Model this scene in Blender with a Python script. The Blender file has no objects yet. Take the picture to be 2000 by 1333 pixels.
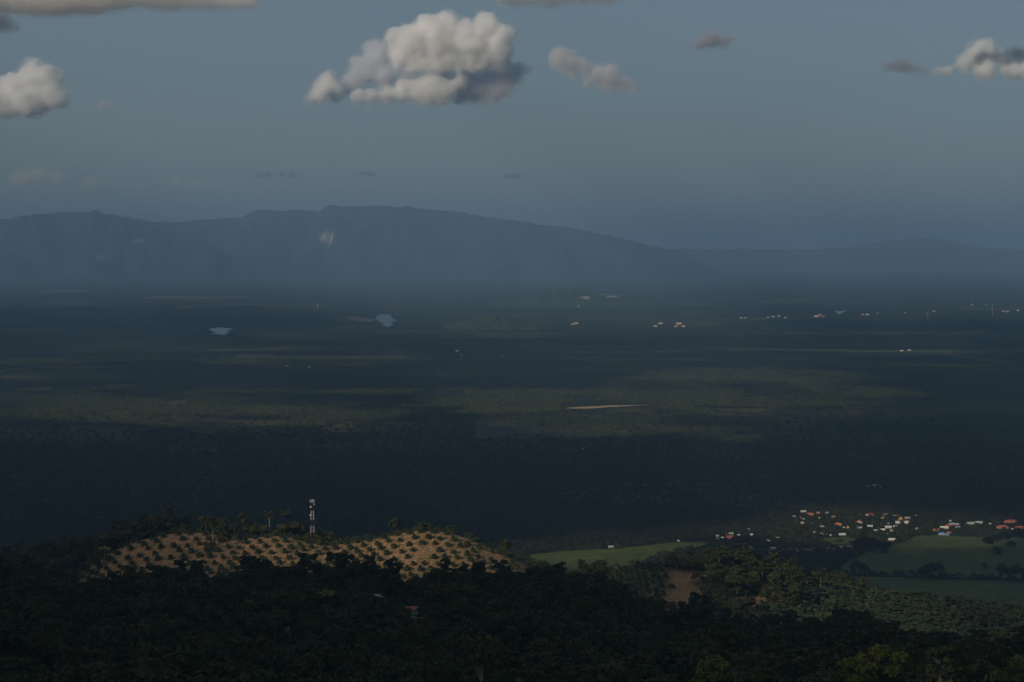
import bpy, bmesh, math, random
import numpy as np
from mathutils import Vector, Matrix, noise as mnoise

R = math.radians
sc = bpy.context.scene
COL = sc.collection
random.seed(7)
rng = np.random.default_rng(11)

# ------------------------------------------------------------------ camera
H = 540.0                      # camera height above the plain
LENS = 85.0
F = 2000.0 * LENS / 36.0       # focal length in pixels of the 2000 x 1333 photograph
HORIZON = 486.0
PITCH = math.atan((666.5 - HORIZON) / F)
cd = bpy.data.cameras.new('camera')
cam = bpy.data.objects.new('camera', cd)
COL.objects.link(cam)
cam.location = (0, 0, H)
cam.rotation_euler = (math.pi / 2 - PITCH, 0, 0)
cd.lens = LENS
cd.sensor_width = 36.0
cd.clip_start = 1.0
cd.clip_end = 600000.0
sc.camera = cam

# ------------------------------------------------------------------ sun and sky
SUN_EL = 26.0
SUN_AZ = 46.0                  # behind the camera, towards the left
_ce = math.cos(R(SUN_EL))
SUN = Vector((-math.sin(R(SUN_AZ)) * _ce, -math.cos(R(SUN_AZ)) * _ce, math.sin(R(SUN_EL))))
sd = bpy.data.lights.new('sun', 'SUN')
sun = bpy.data.objects.new('sun', sd)
COL.objects.link(sun)
sd.energy = 5.0
sd.angle = R(0.53)
sd.color = (1.0, 0.84, 0.65)
sun.rotation_euler = SUN.to_track_quat('Z', 'Y').to_euler()

w = bpy.data.worlds.new('World')
sc.world = w
w.use_nodes = True
nt = w.node_tree
bg = nt.nodes['Background']
sky = nt.nodes.new('ShaderNodeTexSky')
sky.sky_type = 'NISHITA'
sky.sun_disc = False
sky.sun_elevation = R(SUN_EL)
sky.sun_rotation = R(180 + SUN_AZ)
sky.altitude = 500
sky.air_density = 1.0
sky.dust_density = 0.4
sky.ozone_density = 2.0
tint = nt.nodes.new('ShaderNodeMix')
tint.data_type = 'RGBA'
tint.blend_type = 'MULTIPLY'
tint.inputs[0].default_value = 1.0
tint.inputs[7].default_value = (0.84, 0.92, 1.09, 1)
nt.links.new(sky.outputs[0], tint.inputs[6])
veil = nt.nodes.new('ShaderNodeMix')          # high thin moisture evens the sky out
veil.data_type = 'RGBA'
veil.inputs[0].default_value = 0.6
veil.inputs[7].default_value = (4.25, 5.60, 6.15, 1)
nt.links.new(tint.outputs[2], veil.inputs[6])
nt.links.new(veil.outputs[2], bg.inputs['Color'])
bg.inputs['Strength'].default_value = 0.075

sc.view_settings.view_transform = 'Standard'
sc.view_settings.look = 'None'
sc.view_settings.exposure = -0.86
sc.view_settings.gamma = 1.0
sc.view_settings.use_curve_mapping = False
cy = sc.cycles
cy.volume_bounces = 32
cy.max_bounces = 32
cy.diffuse_bounces = 2
cy.glossy_bounces = 2
cy.transparent_max_bounces = 64
cy.use_denoising = True
HAZE_DENSITY = 3.8e-5
HAZE_COLOR = (0.34, 0.545, 0.785)

# ------------------------------------------------------------------ pixel <-> place helpers
_sp, _cp = math.sin(PITCH), math.cos(PITCH)


def slopes(px, py):
    """(x / y, z / y) of the line of sight through a pixel of the 2000 x 1333 photograph."""
    dx = (np.asarray(px, float) - 1000.0) / F
    dy = (666.5 - np.asarray(py, float)) / F
    y = _cp + dy * _sp
    z = -_sp + dy * _cp
    return dx / y, z / y


def at(px, py, d):
    u, s = slopes(px, py)
    return Vector((float(u) * d, d, H + float(s) * d))


def on_plain(px, py, z=0.0):
    u, s = slopes(px, py)
    d = (H - z) / -float(s)
    return Vector((float(u) * d, d, z))


def to_pixel(x, y, z):
    zz = z - H
    fwd = y * _cp - zz * _sp
    up = y * _sp + zz * _cp
    return 1000 + F * x / fwd, 666.5 - F * up / fwd


def vnoise(x, y, seed=0):
    x = np.asarray(x, float); y = np.asarray(y, float)
    xi = np.floor(x).astype(np.int64); yi = np.floor(y).astype(np.int64)
    xf = x - xi; yf = y - yi

    def h(a, b):
        n = (a * 374761393 + b * 668265263 + seed * 974634221) & 0xffffffff
        n = ((n ^ (n >> 13)) * 1274126177) & 0xffffffff
        return ((n ^ (n >> 16)) & 0xffff) / 65535.0
    sx = xf * xf * (3 - 2 * xf); sy = yf * yf * (3 - 2 * yf)
    a = h(xi, yi) * (1 - sx) + h(xi + 1, yi) * sx
    b = h(xi, yi + 1) * (1 - sx) + h(xi + 1, yi + 1) * sx
    return a * (1 - sy) + b * sy


def fbm(x, y, octv=5, seed=0, gain=0.5):
    t = 0; a = 1.0; n = 0
    for i in range(octv):
        t = t + a * vnoise(np.asarray(x) * 2 ** i, np.asarray(y) * 2 ** i, seed + i * 17)
        n += a; a *= gain
    return t / n                # 0..1


def smooth(a, b, x):
    t = np.clip((np.asarray(x, float) - a) / (b - a), 0, 1)
    return t * t * (3 - 2 * t)


# ------------------------------------------------------------------ object helpers
def tag(o, label=None, cat=None, group=None, kind=None):
    if label: o['label'] = label
    if cat: o['category'] = cat
    if group: o['group'] = group
    if kind: o['kind'] = kind
    return o


def mesh_obj(name, verts, faces, mats, parent=None, midx=None, smooth_=False):
    me = bpy.data.meshes.new(name)
    me.from_pydata([tuple(v) for v in verts], [], [tuple(f) for f in faces])
    for m in (mats if isinstance(mats, (list, tuple)) else [mats]):
        me.materials.append(m)
    if midx is not None:
        me.polygons.foreach_set('material_index', np.asarray(midx, np.int32))
    if smooth_:
        me.polygons.foreach_set('use_smooth', np.ones(len(me.polygons), bool))
    me.update()
    o = bpy.data.objects.new(name, me)
    COL.objects.link(o)
    if parent: o.parent = parent
    return o


def fast_mesh(name, V, Q, mats, parent=None, smooth_=False):
    """V n x 3, Q m x 4 (numpy)."""
    me = bpy.data.meshes.new(name)
    V = np.asarray(V, np.float32); Q = np.asarray(Q, np.int32)
    k = Q.shape[1]
    me.vertices.add(len(V)); me.vertices.foreach_set('co', V.ravel())
    me.loops.add(Q.size); me.loops.foreach_set('vertex_index', Q.ravel())
    me.polygons.add(len(Q))
    me.polygons.foreach_set('loop_start', np.arange(0, Q.size, k, dtype=np.int32))
    if smooth_:
        me.polygons.foreach_set('use_smooth', np.ones(len(Q), bool))
    me.update(calc_edges=True)
    me.validate()
    for m in (mats if isinstance(mats, (list, tuple)) else [mats]):
        me.materials.append(m)
    o = bpy.data.objects.new(name, me)
    COL.objects.link(o)
    if parent: o.parent = parent
    return o


def grid_faces(nr, nc):
    i = np.arange(nr - 1)[:, None] * nc + np.arange(nc - 1)[None, :]
    return np.stack([i, i + 1, i + nc + 1, i + nc], -1).reshape(-1, 4)


def empty(name, loc, rz=0.0, scale=1.0):
    o = bpy.data.objects.new(name, None)
    COL.objects.link(o)
    o.location = loc
    o.rotation_euler = (0, 0, rz)
    o.scale = (scale,) * 3 if not isinstance(scale, tuple) else scale
    o.empty_display_size = 1.0
    return o


def copy_tree(root):
    r = root.copy(); COL.objects.link(r)
    for ch in root.children:
        c = ch.copy(); COL.objects.link(c); c.parent = r
        for g in ch.children:
            d = g.copy(); COL.objects.link(d); d.parent = c
    return r


# ------------------------------------------------------------------ materials
class NT:
    def __init__(self, name, rough=0.9, spec=0.1):
        self.m = bpy.data.materials.new(name)
        self.m.use_nodes = True
        self.t = self.m.node_tree
        self.b = self.t.nodes['Principled BSDF']
        self.b.inputs['Roughness'].default_value = rough
        self.b.inputs['Specular IOR Level'].default_value = spec

    def n(self, kind, **kw):
        x = self.t.nodes.new(kind)
        for k, v in kw.items():
            setattr(x, k, v)
        return x

    def l(self, a, b):
        self.t.links.new(a, b)

    def pos(self, scale=(1, 1, 1), coord='Position'):
        if coord == 'Position':
            g = self.n('ShaderNodeNewGeometry').outputs['Position']
        else:
            g = self.n('ShaderNodeTexCoord').outputs['Object']
        mp = self.n('ShaderNodeMapping')
        mp.inputs['Scale'].default_value = scale
        self.l(g, mp.inputs['Vector'])
        return mp.outputs[0]

    def noise(self, vec, scale, detail=4, rough=0.55):
        x = self.n('ShaderNodeTexNoise')
        x.inputs['Scale'].default_value = scale
        x.inputs['Detail'].default_value = detail
        x.inputs['Roughness'].default_value = rough
        self.l(vec, x.inputs['Vector'])
        return x.outputs['Fac']

    def ramp(self, fac, stops):
        r = self.n('ShaderNodeValToRGB')
        e = r.color_ramp.elements
        while len(e) < len(stops): e.new(0.5)
        for el, (p, c) in zip(e, stops):
            el.position = p
            el.color = (*c, 1) if len(c) == 3 else c
        self.l(fac, r.inputs['Fac'])
        return r.outputs['Color']

    def mix(self, fac, a, b, mode='MIX'):
        x = self.n('ShaderNodeMix', data_type='RGBA', blend_type=mode)
        if isinstance(fac, (int, float)): x.inputs[0].default_value = fac
        else: self.l(fac, x.inputs[0])
        for sock, v in ((x.inputs[6], a), (x.inputs[7], b)):
            if isinstance(v, tuple): sock.default_value = (*v, 1)
            else: self.l(v, sock)
        return x.outputs[2]

    def attr(self, name):
        x = self.n('ShaderNodeAttribute'); x.attribute_name = name
        return x.outputs['Fac']

    def color(self, c):
        if isinstance(c, tuple): self.b.inputs['Base Color'].default_value = (*c, 1)
        else: self.l(c, self.b.inputs['Base Color'])

    def bump(self, h, dist, strength=1.0):
        b = self.n('ShaderNodeBump')
        b.inputs['Distance'].default_value = dist
        b.inputs['Strength'].default_value = strength
        self.l(h, b.inputs['Height'])
        self.l(b.outputs[0], self.b.inputs['Normal'])


def simple_mat(name, c, var=0.25, scale=0.6, rough=0.8, spec=0.2):
    k = NT(name, rough, spec)
    f = k.noise(k.pos(), scale, 3)
    lo = tuple(x * (1 - var) for x in c); hi = tuple(min(1, x * (1 + var)) for x in c)
    k.color(k.ramp(f, [(0.3, lo), (0.7, hi)]))
    return k.m


def leaf_mat(name, dark, light, extra=None):
    k = NT(name, 0.75, 0.12)
    oi = k.n('ShaderNodeObjectInfo')
    f = k.noise(k.pos(coord='Object'), 0.45, 2)
    base = k.ramp(f, [(0.3, dark), (0.75, light)])
    rr = k.ramp(oi.outputs['Random'], [(0.0, (0.68, 0.74, 0.66)), (0.35, (1.0, 1.0, 0.9)), (0.7, (1.1, 1.0, 0.75)), (1.0, (1.4, 1.25, 0.9))])
    k.color(k.mix(1.0, base, rr, 'MULTIPLY'))
    return k.m


M_LEAF = leaf_mat('broad_leaf', (0.027, 0.033, 0.015), (0.058, 0.064, 0.024))
M_LEAF_PALE = leaf_mat('pale_leaf', (0.12, 0.13, 0.04), (0.22, 0.22, 0.07))
M_LEAF_OLIVE = leaf_mat('olive_leaf', (0.110, 0.112, 0.018), (0.18, 0.175, 0.030))
M_PALM = leaf_mat('palm_frond', (0.024, 0.036, 0.018), (0.046, 0.060, 0.027))
M_PALM_PAINTED_SUN = leaf_mat('palm_frond_painted_sun', (0.050, 0.062, 0.020), (0.092, 0.104, 0.034))  # palm frond lightened: sunlight painted into the leaf for the lit plain
M_BARK = simple_mat('bark', (0.17, 0.13, 0.09), 0.3, 1.5)
M_PALEBARK = simple_mat('pale_bark', (0.20, 0.175, 0.14), 0.25, 1.5)

# forest floor and bare soil of the hills
k = NT('hill_soil', 0.95, 0.05)
p = k.pos()
n1 = k.noise(p, 0.085, 6, 0.65); n2 = k.noise(p, 0.35, 4, 0.65); n3 = k.noise(p, 0.012, 3)
soil = k.ramp(n2, [(0.25, (0.09, 0.055, 0.030)), (0.5, (0.235, 0.143, 0.076)), (0.72, (0.39, 0.245, 0.13))])
grass = k.ramp(n2, [(0.3, (0.06, 0.060, 0.025)), (0.7, (0.17, 0.14, 0.060))])
gmask = k.ramp(n1, [(0.52, (0, 0, 0)), (0.66, (0.8, 0.8, 0.8))])
bare = k.mix(gmask, soil, grass)
floor_ = k.ramp(n2, [(0.3, (0.020, 0.022, 0.012)), (0.7, (0.055, 0.052, 0.026))])
k.color(k.mix(k.attr('soil'), floor_, bare))
k.bump(n2, 1.5, 0.9)
M_HILL = k.m

# the plain: plantations, woods and open plots
k = NT('plain_cover', 0.95, 0.05)
p = k.pos()
vor = k.n('ShaderNodeTexVoronoi'); vor.inputs['Scale'].default_value = 1.0
k.l(k.pos((1 / 620.0, 1 / 480.0, 1)), vor.inputs['Vector'])
sep = k.n('ShaderNodeSeparateColor'); k.l(vor.outputs['Color'], sep.inputs[0])
plot = k.ramp(sep.outputs[0], [(0.0, (0.016, 0.023, 0.013)), (0.35, (0.034, 0.043, 0.019)), (0.62, (0.024, 0.031, 0.016)),
                               (0.80, (0.064, 0.070, 0.026)), (1.0, (0.100, 0.098, 0.040))])
big = k.noise(k.pos((1 / 2600.0, 1 / 5200.0, 1)), 1.0, 5)
wood = k.ramp(big, [(0.50, (0, 0, 0)), (0.62, (0.9, 0.9, 0.9))])
base = k.mix(wood, plot, (0.029, 0.037, 0.019))
brown = k.ramp(k.noise(k.pos((1 / 700.0, 1 / 2600.0, 1)), 1.0, 6, 0.62), [(0.61, (0, 0, 0)), (0.70, (1, 1, 1))])
base = k.mix(brown, base, (0.15, 0.115, 0.060))
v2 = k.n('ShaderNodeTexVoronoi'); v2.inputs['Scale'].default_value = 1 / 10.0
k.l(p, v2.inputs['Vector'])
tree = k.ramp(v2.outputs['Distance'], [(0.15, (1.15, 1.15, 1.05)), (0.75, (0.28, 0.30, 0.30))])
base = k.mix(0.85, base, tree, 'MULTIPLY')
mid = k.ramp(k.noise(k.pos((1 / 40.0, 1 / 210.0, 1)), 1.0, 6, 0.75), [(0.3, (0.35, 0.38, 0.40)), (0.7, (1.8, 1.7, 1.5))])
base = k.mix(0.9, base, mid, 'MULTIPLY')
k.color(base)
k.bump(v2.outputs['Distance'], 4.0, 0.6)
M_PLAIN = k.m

k = NT('far_hill_forest', 0.95, 0.05)
f = k.noise(k.pos((1 / 600.0, 1 / 900.0, 1 / 300.0)), 1.0, 7, 0.62)
forest = k.ramp(f, [(0.3, (0.012, 0.018, 0.010)), (0.7, (0.048, 0.054, 0.026))])
k.color(k.mix(k.attr('scar'), forest, (0.66, 0.56, 0.46)))
M_RANGE = k.m

k = NT('knoll_forest', 0.95, 0.05)
v2 = k.n('ShaderNodeTexVoronoi'); v2.inputs['Scale'].default_value = 1 / 16.0
k.l(k.pos(), v2.inputs['Vector'])
forest = k.ramp(v2.outputs['Distance'], [(0.1, (0.080, 0.094, 0.042)), (0.7, (0.036, 0.046, 0.022))])
k.color(k.mix(k.attr('scar'), forest, (0.42, 0.36, 0.29)))
k.bump(v2.outputs['Distance'], 4.0, 0.5)
M_KNOLL = k.m

k = NT('cane_field', 0.9, 0.08)
wv = k.n('ShaderNodeTexWave', wave_type='BANDS', bands_direction='Y')
wv.inputs['Scale'].default_value = 0.012
wv.inputs['Distortion'].default_value = 3.0
wv.inputs['Detail'].default_value = 3
k.l(k.pos(), wv.inputs['Vector'])
n2 = k.noise(k.pos((1 / 14.0, 1 / 30.0, 1)), 1.0, 5, 0.65)
a = k.ramp(n2, [(0.3, (0.045, 0.066, 0.016)), (0.7, (0.105, 0.128, 0.032))])
a = k.mix(0.8, a, k.ramp(k.noise(k.pos((1 / 70.0, 1 / 160.0, 1)), 1.0, 5, 0.7), [(0.3, (0.55, 0.58, 0.60)), (0.7, (1.3, 1.2, 1.05))]), 'MULTIPLY')
k.color(k.mix(0.4, a, k.ramp(wv.outputs['Fac'], [(0.1, (0.55, 0.6, 0.5)), (0.8, (1.2, 1.15, 1.1))]), 'MULTIPLY'))
k.bump(n2, 2.0, 0.8)
M_FIELD = k.m
M_FALLOW = simple_mat('fallow_soil', (0.13, 0.095, 0.055), 0.35, 0.06)

k = NT('lake_water', 0.08, 0.5)
k.color((0.05, 0.07, 0.08))
k.bump(k.noise(k.pos((1 / 8.0, 1 / 8.0, 1)), 1.0, 3), 0.08, 0.3)
M_WATER = k.m


def volume_mat(name, color, density, aniso=0.0, principled=False):
    m = bpy.data.materials.new(name)
    m.use_nodes = True
    t = m.node_tree
    out = t.nodes['Material Output']
    t.nodes.remove(t.nodes['Principled BSDF'])
    v = t.nodes.new('ShaderNodeVolumePrincipled')
    v.inputs['Color'].default_value = (*color, 1)
    v.inputs['Density'].default_value = density
    v.inputs['Anisotropy'].default_value = aniso
    v.inputs['Density Attribute'].default_value = ''
    t.links.new(v.outputs[0], out.inputs['Volume'])
    return m


# ------------------------------------------------------------------ the ground: hills near, plain far
def curve(pts):
    a = np.array(pts, float)
    return lambda x: np.interp(x, a[:, 0], a[:, 1])


Y_B = curve([(-900, 1075), (-200, 1085), (0, 1092), (60, 1090), (120, 1112), (170, 1136), (230, 1124), (290, 1110), (330, 1100), (420, 1096), (500, 1088),
             (570, 1100), (600, 1108), (630, 1092), (700, 1092), (760, 1100), (850, 1104), (930, 1106), (1000, 1104), (1080, 1106),
             (1150, 1122), (1210, 1142), (1270, 1168), (1300, 1196), (1330, 1180), (1360, 1166), (1410, 1196), (1500, 1214), (1580, 1212),
             (1650, 1196), (1710, 1206), (1770, 1236), (1850, 1250), (2000, 1272), (2900, 1330)])
Y_F = curve([(-900, 1110), (0, 1122), (150, 1138), (300, 1122), (450, 1118), (600, 1122), (750, 1124), (900, 1124), (1000, 1126), (1100, 1150),
             (1180, 1190), (1300, 1216), (1400, 1236), (1600, 1246), (1800, 1266), (2000, 1290), (2900, 1340)])
Y_C = curve([(-900, 1100), (0, 1114), (100, 1110), (150, 1112), (175, 1100), (205, 1084), (270, 1056), (330, 1042), (400, 1040), (470, 1052), (520, 1047),
             (560, 1044), (600, 1057), (640, 1064), (700, 1056), (760, 1046), (820, 1033), (870, 1037), (930, 1057), (1000, 1087), (1040, 1110),
             (1100, 1132), (1180, 1166), (1300, 1192), (1400, 1206), (1600, 1222), (1800, 1242), (2000, 1264), (2900, 1310)])
Y_R = curve([(-900, 1120), (0, 1128), (150, 1112), (250, 1062), (350, 1052), (420, 1062), (500, 1075), (600, 1080), (700, 1082), (820, 1062),
             (930, 1084), (1000, 1112), (1100, 1134), (1150, 1134), (1200, 1122), (1250, 1110), (1300, 1107), (1370, 1112), (1430, 1116),
             (1500, 1128), (1600, 1148), (1700, 1170), (1800, 1172), (1900, 1184), (2000, 1200), (2900, 1290)])


def zline(px, py, d):
    return H + slopes(px, py)[1] * d


HD = np.arange(-60.0, 3420.0, 7.0)
HPX = np.linspace(-1000, 3000, 571)


def hill_profile(px):
    """Heights along HD for an array of columns px: rows x columns."""
    px = np.asarray(px, float)
    an_d = [-60, 0, 250, 500, 760, 1500, 1685, 1890, 1955, 2100, 2350, 3300, 3420]
    one = np.ones_like(px)
    zb = zline(px, Y_B(px) + 60, 1500.0)
    zf = zline(px, Y_F(px), 1890.0)
    zc = zline(px, Y_C(px), 1955.0)
    zr = zline(px, Y_R(px), 2100.0)
    zv = np.minimum(zb - 30, zf - 12)
    an_z = [528 * one, 524 * one, 472 * one, 428 * one, 394 * one, zb, zv, zf, zc, zr, zr - 50, -6 * one, -12 * one]
    an_z = np.array(an_z)
    out = np.empty((len(HD), len(px)))
    for j in range(len(px)):
        out[:, j] = np.interp(HD, an_d, an_z[:, j])
    # round the knees along the line of sight, less where the steep planted slope is
    ker = np.hanning(7) ** 3; ker /= ker.sum()
    padd = np.pad(out, ((3, 3), (0, 0)), mode='edge')
    sm = sum(ker[i] * padd[i:i + len(HD)] for i in range(7))
    return sm


HZ = hill_profile(HPX)
U0 = slopes(HPX, 1000.0)[0]
DD, UU = np.meshgrid(HD, U0, indexing='ij')
XX = UU * np.maximum(DD, 0) + np.where(DD < 420, (HPX[None, :] - 1000) / 1000 * (420 - DD) * 0.35, 0)
amp = 10 * smooth(300, 800, DD) * (1 - smooth(1300, 1480, DD)) + 1.0
HZ = HZ + (fbm(XX / 130.0, DD / 130.0, 5, 3) - 0.5) * 2 * amp + (fbm(XX / 22.0, DD / 22.0, 3, 9) - 0.5) * 1.8 * smooth(1700, 1850, DD)


def hz(px, d):
    """Ground height of the hills under column px at distance d (arrays)."""
    px = np.asarray(px, float); d = np.asarray(d, float)
    fi = np.clip((d - HD[0]) / 7.0, 0, len(HD) - 1.001); i = fi.astype(int); a = fi - i
    fj = np.clip((px - HPX[0]) / (HPX[1] - HPX[0]), 0, len(HPX) - 1.001); j = fj.astype(int); b = fj - j
    return (HZ[i, j] * (1 - a) * (1 - b) + HZ[i + 1, j] * a * (1 - b) + HZ[i, j + 1] * (1 - a) * b + HZ[i + 1, j + 1] * a * b)


def px_of(x, y):
    return 1000 + F * np.asarray(x) / np.asarray(y) * 0.9966      # close enough for masks: u -> column


def soil_mask(px, d):
    px = np.asarray(px, float); d = np.asarray(d, float)
    jit = (fbm(px / 40.0, d / 25.0, 4, 5) - 0.5)
    c = smooth(146, 165, px + jit * 12) * (1 - smooth(1005, 1050, px + jit * 30)) * smooth(1850, 1870, d) * (1 - smooth(1964, 1976, d + jit * 10))
    r = smooth(1288, 1306, px + jit * 50) * (1 - smooth(1352, 1392, px + jit * 70)) * smooth(1890, 1915, d) * (1 - smooth(2055, 2095, d + jit * 60))
    o_ = 0.55 * smooth(1178, 1192, px) * (1 - smooth(1296, 1312, px)) * smooth(1935, 1950, d) * (1 - smooth(2100, 2112, d))
    g = smooth(60, 110, px + jit * 90) * (1 - smooth(330, 400, px + jit * 90)) * smooth(770, 800, d) * (1 - smooth(900, 960, d + jit * 120)) * 0.8
    s = smooth(0.63, 0.70, fbm(px / 90.0, d / 60.0, 4, 21)) * (d < 1500) * 0.6
    s2 = smooth(0.60, 0.66, fbm(px / 60.0, d / 40.0, 4, 31)) * (d > 1980) * (px > 1400) * 0.9
    return np.clip(np.maximum.reduce([c, r, g, s, s2, o_]), 0, 1)


hill = fast_mesh('hill_terrain', np.stack([XX, DD, HZ], -1).reshape(-1, 3), grid_faces(len(HD), len(HPX)), M_HILL, smooth_=True)
PXG = np.broadcast_to(HPX[None, :], DD.shape)
at_ = hill.data.attributes.new('soil', 'FLOAT', 'POINT')
at_.data.foreach_set('value', soil_mask(PXG, DD).astype(np.float32).ravel())
tag(hill, 'wooded hillside falling away below the viewpoint with bare soil patches', 'hill', kind='structure')

gd = np.concatenate([[1200, 2000], np.geomspace(2600, 220000, 240)])
gu = np.linspace(-0.85, 0.85, 200)
gD, gU = np.meshgrid(gd, gu, indexing='ij')
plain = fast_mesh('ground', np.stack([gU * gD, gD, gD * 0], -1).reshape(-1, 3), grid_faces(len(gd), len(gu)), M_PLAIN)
tag(plain, 'flat hazy plain covered with dark plantations and woods', 'plain', kind='structure')

# ------------------------------------------------------------------ far range, low hills
RPX = np.linspace(-900, 2900, 620)
crest = curve([(-900, 452), (-400, 446), (-150, 436), (0, 429), (60, 421), (130, 413), (180, 414), (240, 424), (300, 433), (350, 434), (420, 429), (470, 424),
               (510, 409), (560, 412), (600, 410), (620, 414), (650, 405), (700, 406), (750, 404), (820, 409), (900, 415), (950, 424),
               (1000, 431), (1060, 440), (1110, 442), (1160, 455), (1220, 468), (1260, 477), (1290, 484), (1340, 486), (1450, 487), (2900, 489)])
RD = np.linspace(40000, 62500, 90)
rD, rP = np.meshgrid(RD, RPX, indexing='ij')
zc = np.maximum(zline(RPX, crest(RPX), 51500.0), 30)[None, :] + (fbm(RPX / 9.0, RPX * 0, 4, 2)[None, :] - 0.5) * 55
zc = zc * (1 - smooth(1300, 1430, RPX))[None, :]
front = smooth(41500 + 0 * rD, 51500, rD + (fbm(rP / 60.0, rD / 4000.0, 4, 4) - 0.5) * 5500) ** 0.9
shape = np.where(rD <= 51500, front, 1 - smooth(51500, 61500, rD))
fl = np.clip(1 - np.abs(rD - 64000) / 11000, 0, 1)
rZ = zc * shape + (np.abs(fbm(rP / 38.0, rD / 3400.0, 5, 8) - 0.5) - 0.12) * 850 * shape * (1 - smooth(48500, 51500, rD)) * np.clip(zc / 1000, 0, 1) - 8 * (1 - shape)
rU = slopes(rP, 450.0)[0]
rng_o = fast_mesh('mountain_range', np.stack([rU * rD, rD, rZ], -1).reshape(-1, 3), grid_faces(len(RD), len(RPX)), M_RANGE, smooth_=True)
ppx, ppy = to_pixel(rU * rD, rD, rZ)
nn = 0.35 + 0.45 * fbm(ppx / 9.0, ppy / 7.0, 3, 5)


def blob(cx, cy, rx, ry):
    return np.clip(1.25 - np.hypot((ppx - cx) / rx, (ppy - cy) / ry), 0, 1)


sc_m = np.maximum.reduce([smooth(0.38, 0.62, blob(632, 464, 12, 8) * nn * 1.9), smooth(0.38, 0.62, blob(645, 470, 10, 6) * nn * 1.9),
                          0.7 * smooth(0.4, 0.7, blob(270, 472, 16, 3) * nn * 1.7), 0.6 * smooth(0.4, 0.7, blob(200, 504, 14, 6) * nn * 1.8)])
a_ = rng_o.data.attributes.new('scar', 'FLOAT', 'POINT')
a_.data.foreach_set('value', (sc_m * (rD < 52000)).astype(np.float32).ravel())
tag(rng_o, 'long blue hazy mountain range with a pale landslide scar', 'mountains', kind='structure')


def low_hill(name, label, px0, px1, base_y, prof, d, depth, noise_amp, scars=(), mat=None):
    """A low hill on the plain: its outline from the sight lines, its own depth front to back."""
    P = np.linspace(px0, px1, 150); T = np.linspace(-1, 1, 46)
    tT, pP = np.meshgrid(T, P, indexing='ij')
    dd = d + tT * depth
    zc = np.maximum(zline(P, curve(prof)(P), d), 0)[None, :]
    z = zc * (1 - smooth(0, 1, np.abs(tT))) + (fbm(pP / 14.0, tT * 3, 4, 6) - 0.5) * noise_amp * (zc / max(zc.max(), 1))
    z = z - 8 * (1 - np.clip(z / 12.0, 0, 1))
    u = slopes(pP, base_y)[0]
    o = fast_mesh(name, np.stack([u * dd, dd, z], -1).reshape(-1, 3), grid_faces(len(T), len(P)), mat or M_KNOLL, smooth_=True)
    qx, qy = to_pixel(u * dd, dd, z)
    m = np.zeros_like(qx)
    for cx, cy, rx, ry in scars:
        m = np.maximum(m, smooth(0.35, 0.6, np.clip(1.3 - np.hypot((qx - cx) / rx, (qy - cy) / ry), 0, 1) * fbm(qx / 4.0, qy / 2.5, 3, 3) * 1.9))
    a = o.data.attributes.new('scar', 'FLOAT', 'POINT')
    a.data.foreach_set('value', (m * (tT < 0.1)).astype(np.float32).ravel())
    return tag(o, label, 'hill', kind='structure')


low_hill('wooded_knoll', 'low wooded knoll on the plain beside the larger lake', 840, 1075, 640,
         [(840, 645), (880, 634), (910, 625), (940, 619), (965, 617), (1000, 621), (1030, 630), (1055, 637), (1075, 645)], 16600, 700, 30)
low_hill('quarry_hill', 'long low hill on the plain with pale quarry scars', 930, 1330, 590,
         [(930, 597), (1000, 584), (1050, 573), (1090, 566), (1120, 567), (1160, 573), (1210, 579), (1260, 586), (1330, 598)], 23500, 1100, 40,
         [(1143, 582, 11, 3), (1178, 574, 14, 2.5), (1196, 579, 14, 3)])
low_hill('low_hill', 'low dark rise on the plain beside far houses', 1440, 1760, 590,
         [(1440, 600), (1500, 584), (1560, 580), (1640, 584), (1700, 590), (1760, 602)], 24500, 700, 25)
low_hill('low_hill', 'dark wooded rise behind the far tall mast', 1830, 2060, 606,
         [(1830, 612), (1880, 600), (1910, 594), (1950, 600), (2000, 598), (2060, 608)], 21500, 500, 22)
low_hill('far_hill', 'faint rounded hill on the hazy horizon', 1560, 2120, 489,
         [(1560, 491), (1640, 486), (1680, 479), (1720, 474), (1760, 469), (1800, 465), (1840, 469), (1880, 477), (1930, 485), (2000, 489), (2120, 491)], 72000, 6000, 90, mat=M_RANGE)


low_hill('far_ridge', 'long faint level ridge on the hazy horizon past the mountains', 1130, 2700, 489,
         [(1130, 492), (1250, 487), (1350, 486), (1500, 487), (1700, 486), (1900, 487), (2300, 486), (2700, 490)], 64000, 7000, 60, mat=M_RANGE)


# ------------------------------------------------------------------ lakes and fields
def ground_patch(name, pts, mat, z0, z1, label, cat, sub=6, wob=0.0, kind='structure'):
    """A closed low slab on the plain, outline given along the ground, edges roughened."""
    P = [on_plain(x, y, 0) for x, y in pts]
    out = []
    n = len(P)
    for i in range(n):
        a, b = P[i], P[(i + 1) % n]
        for s in range(sub):
            v = a.lerp(b, s / sub)
            j = (Vector((random.gauss(0, 1), random.gauss(0, 1), 0)) * wob)
            out.append(v + j)
    bm = bmesh.new()
    top = [bm.verts.new((v.x, v.y, z1)) for v in out]
    f = bm.faces.new(top)
    if f.normal.z < 0: f.normal_flip()
    ext = bmesh.ops.extrude_face_region(bm, geom=[f])
    for v in [g for g in ext['geom'] if isinstance(g, bmesh.types.BMVert)]:
        v.co.z = z0
    bmesh.ops.recalc_face_normals(bm, faces=bm.faces)
    bmesh.ops.triangulate(bm, faces=[q for q in bm.faces if len(q.verts) > 4])
    me = bpy.data.meshes.new(name); bm.to_mesh(me); bm.free()
    me.materials.append(mat)
    o = bpy.data.objects.new(name, me); COL.objects.link(o)
    return tag(o, label, cat, kind=kind)


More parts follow.
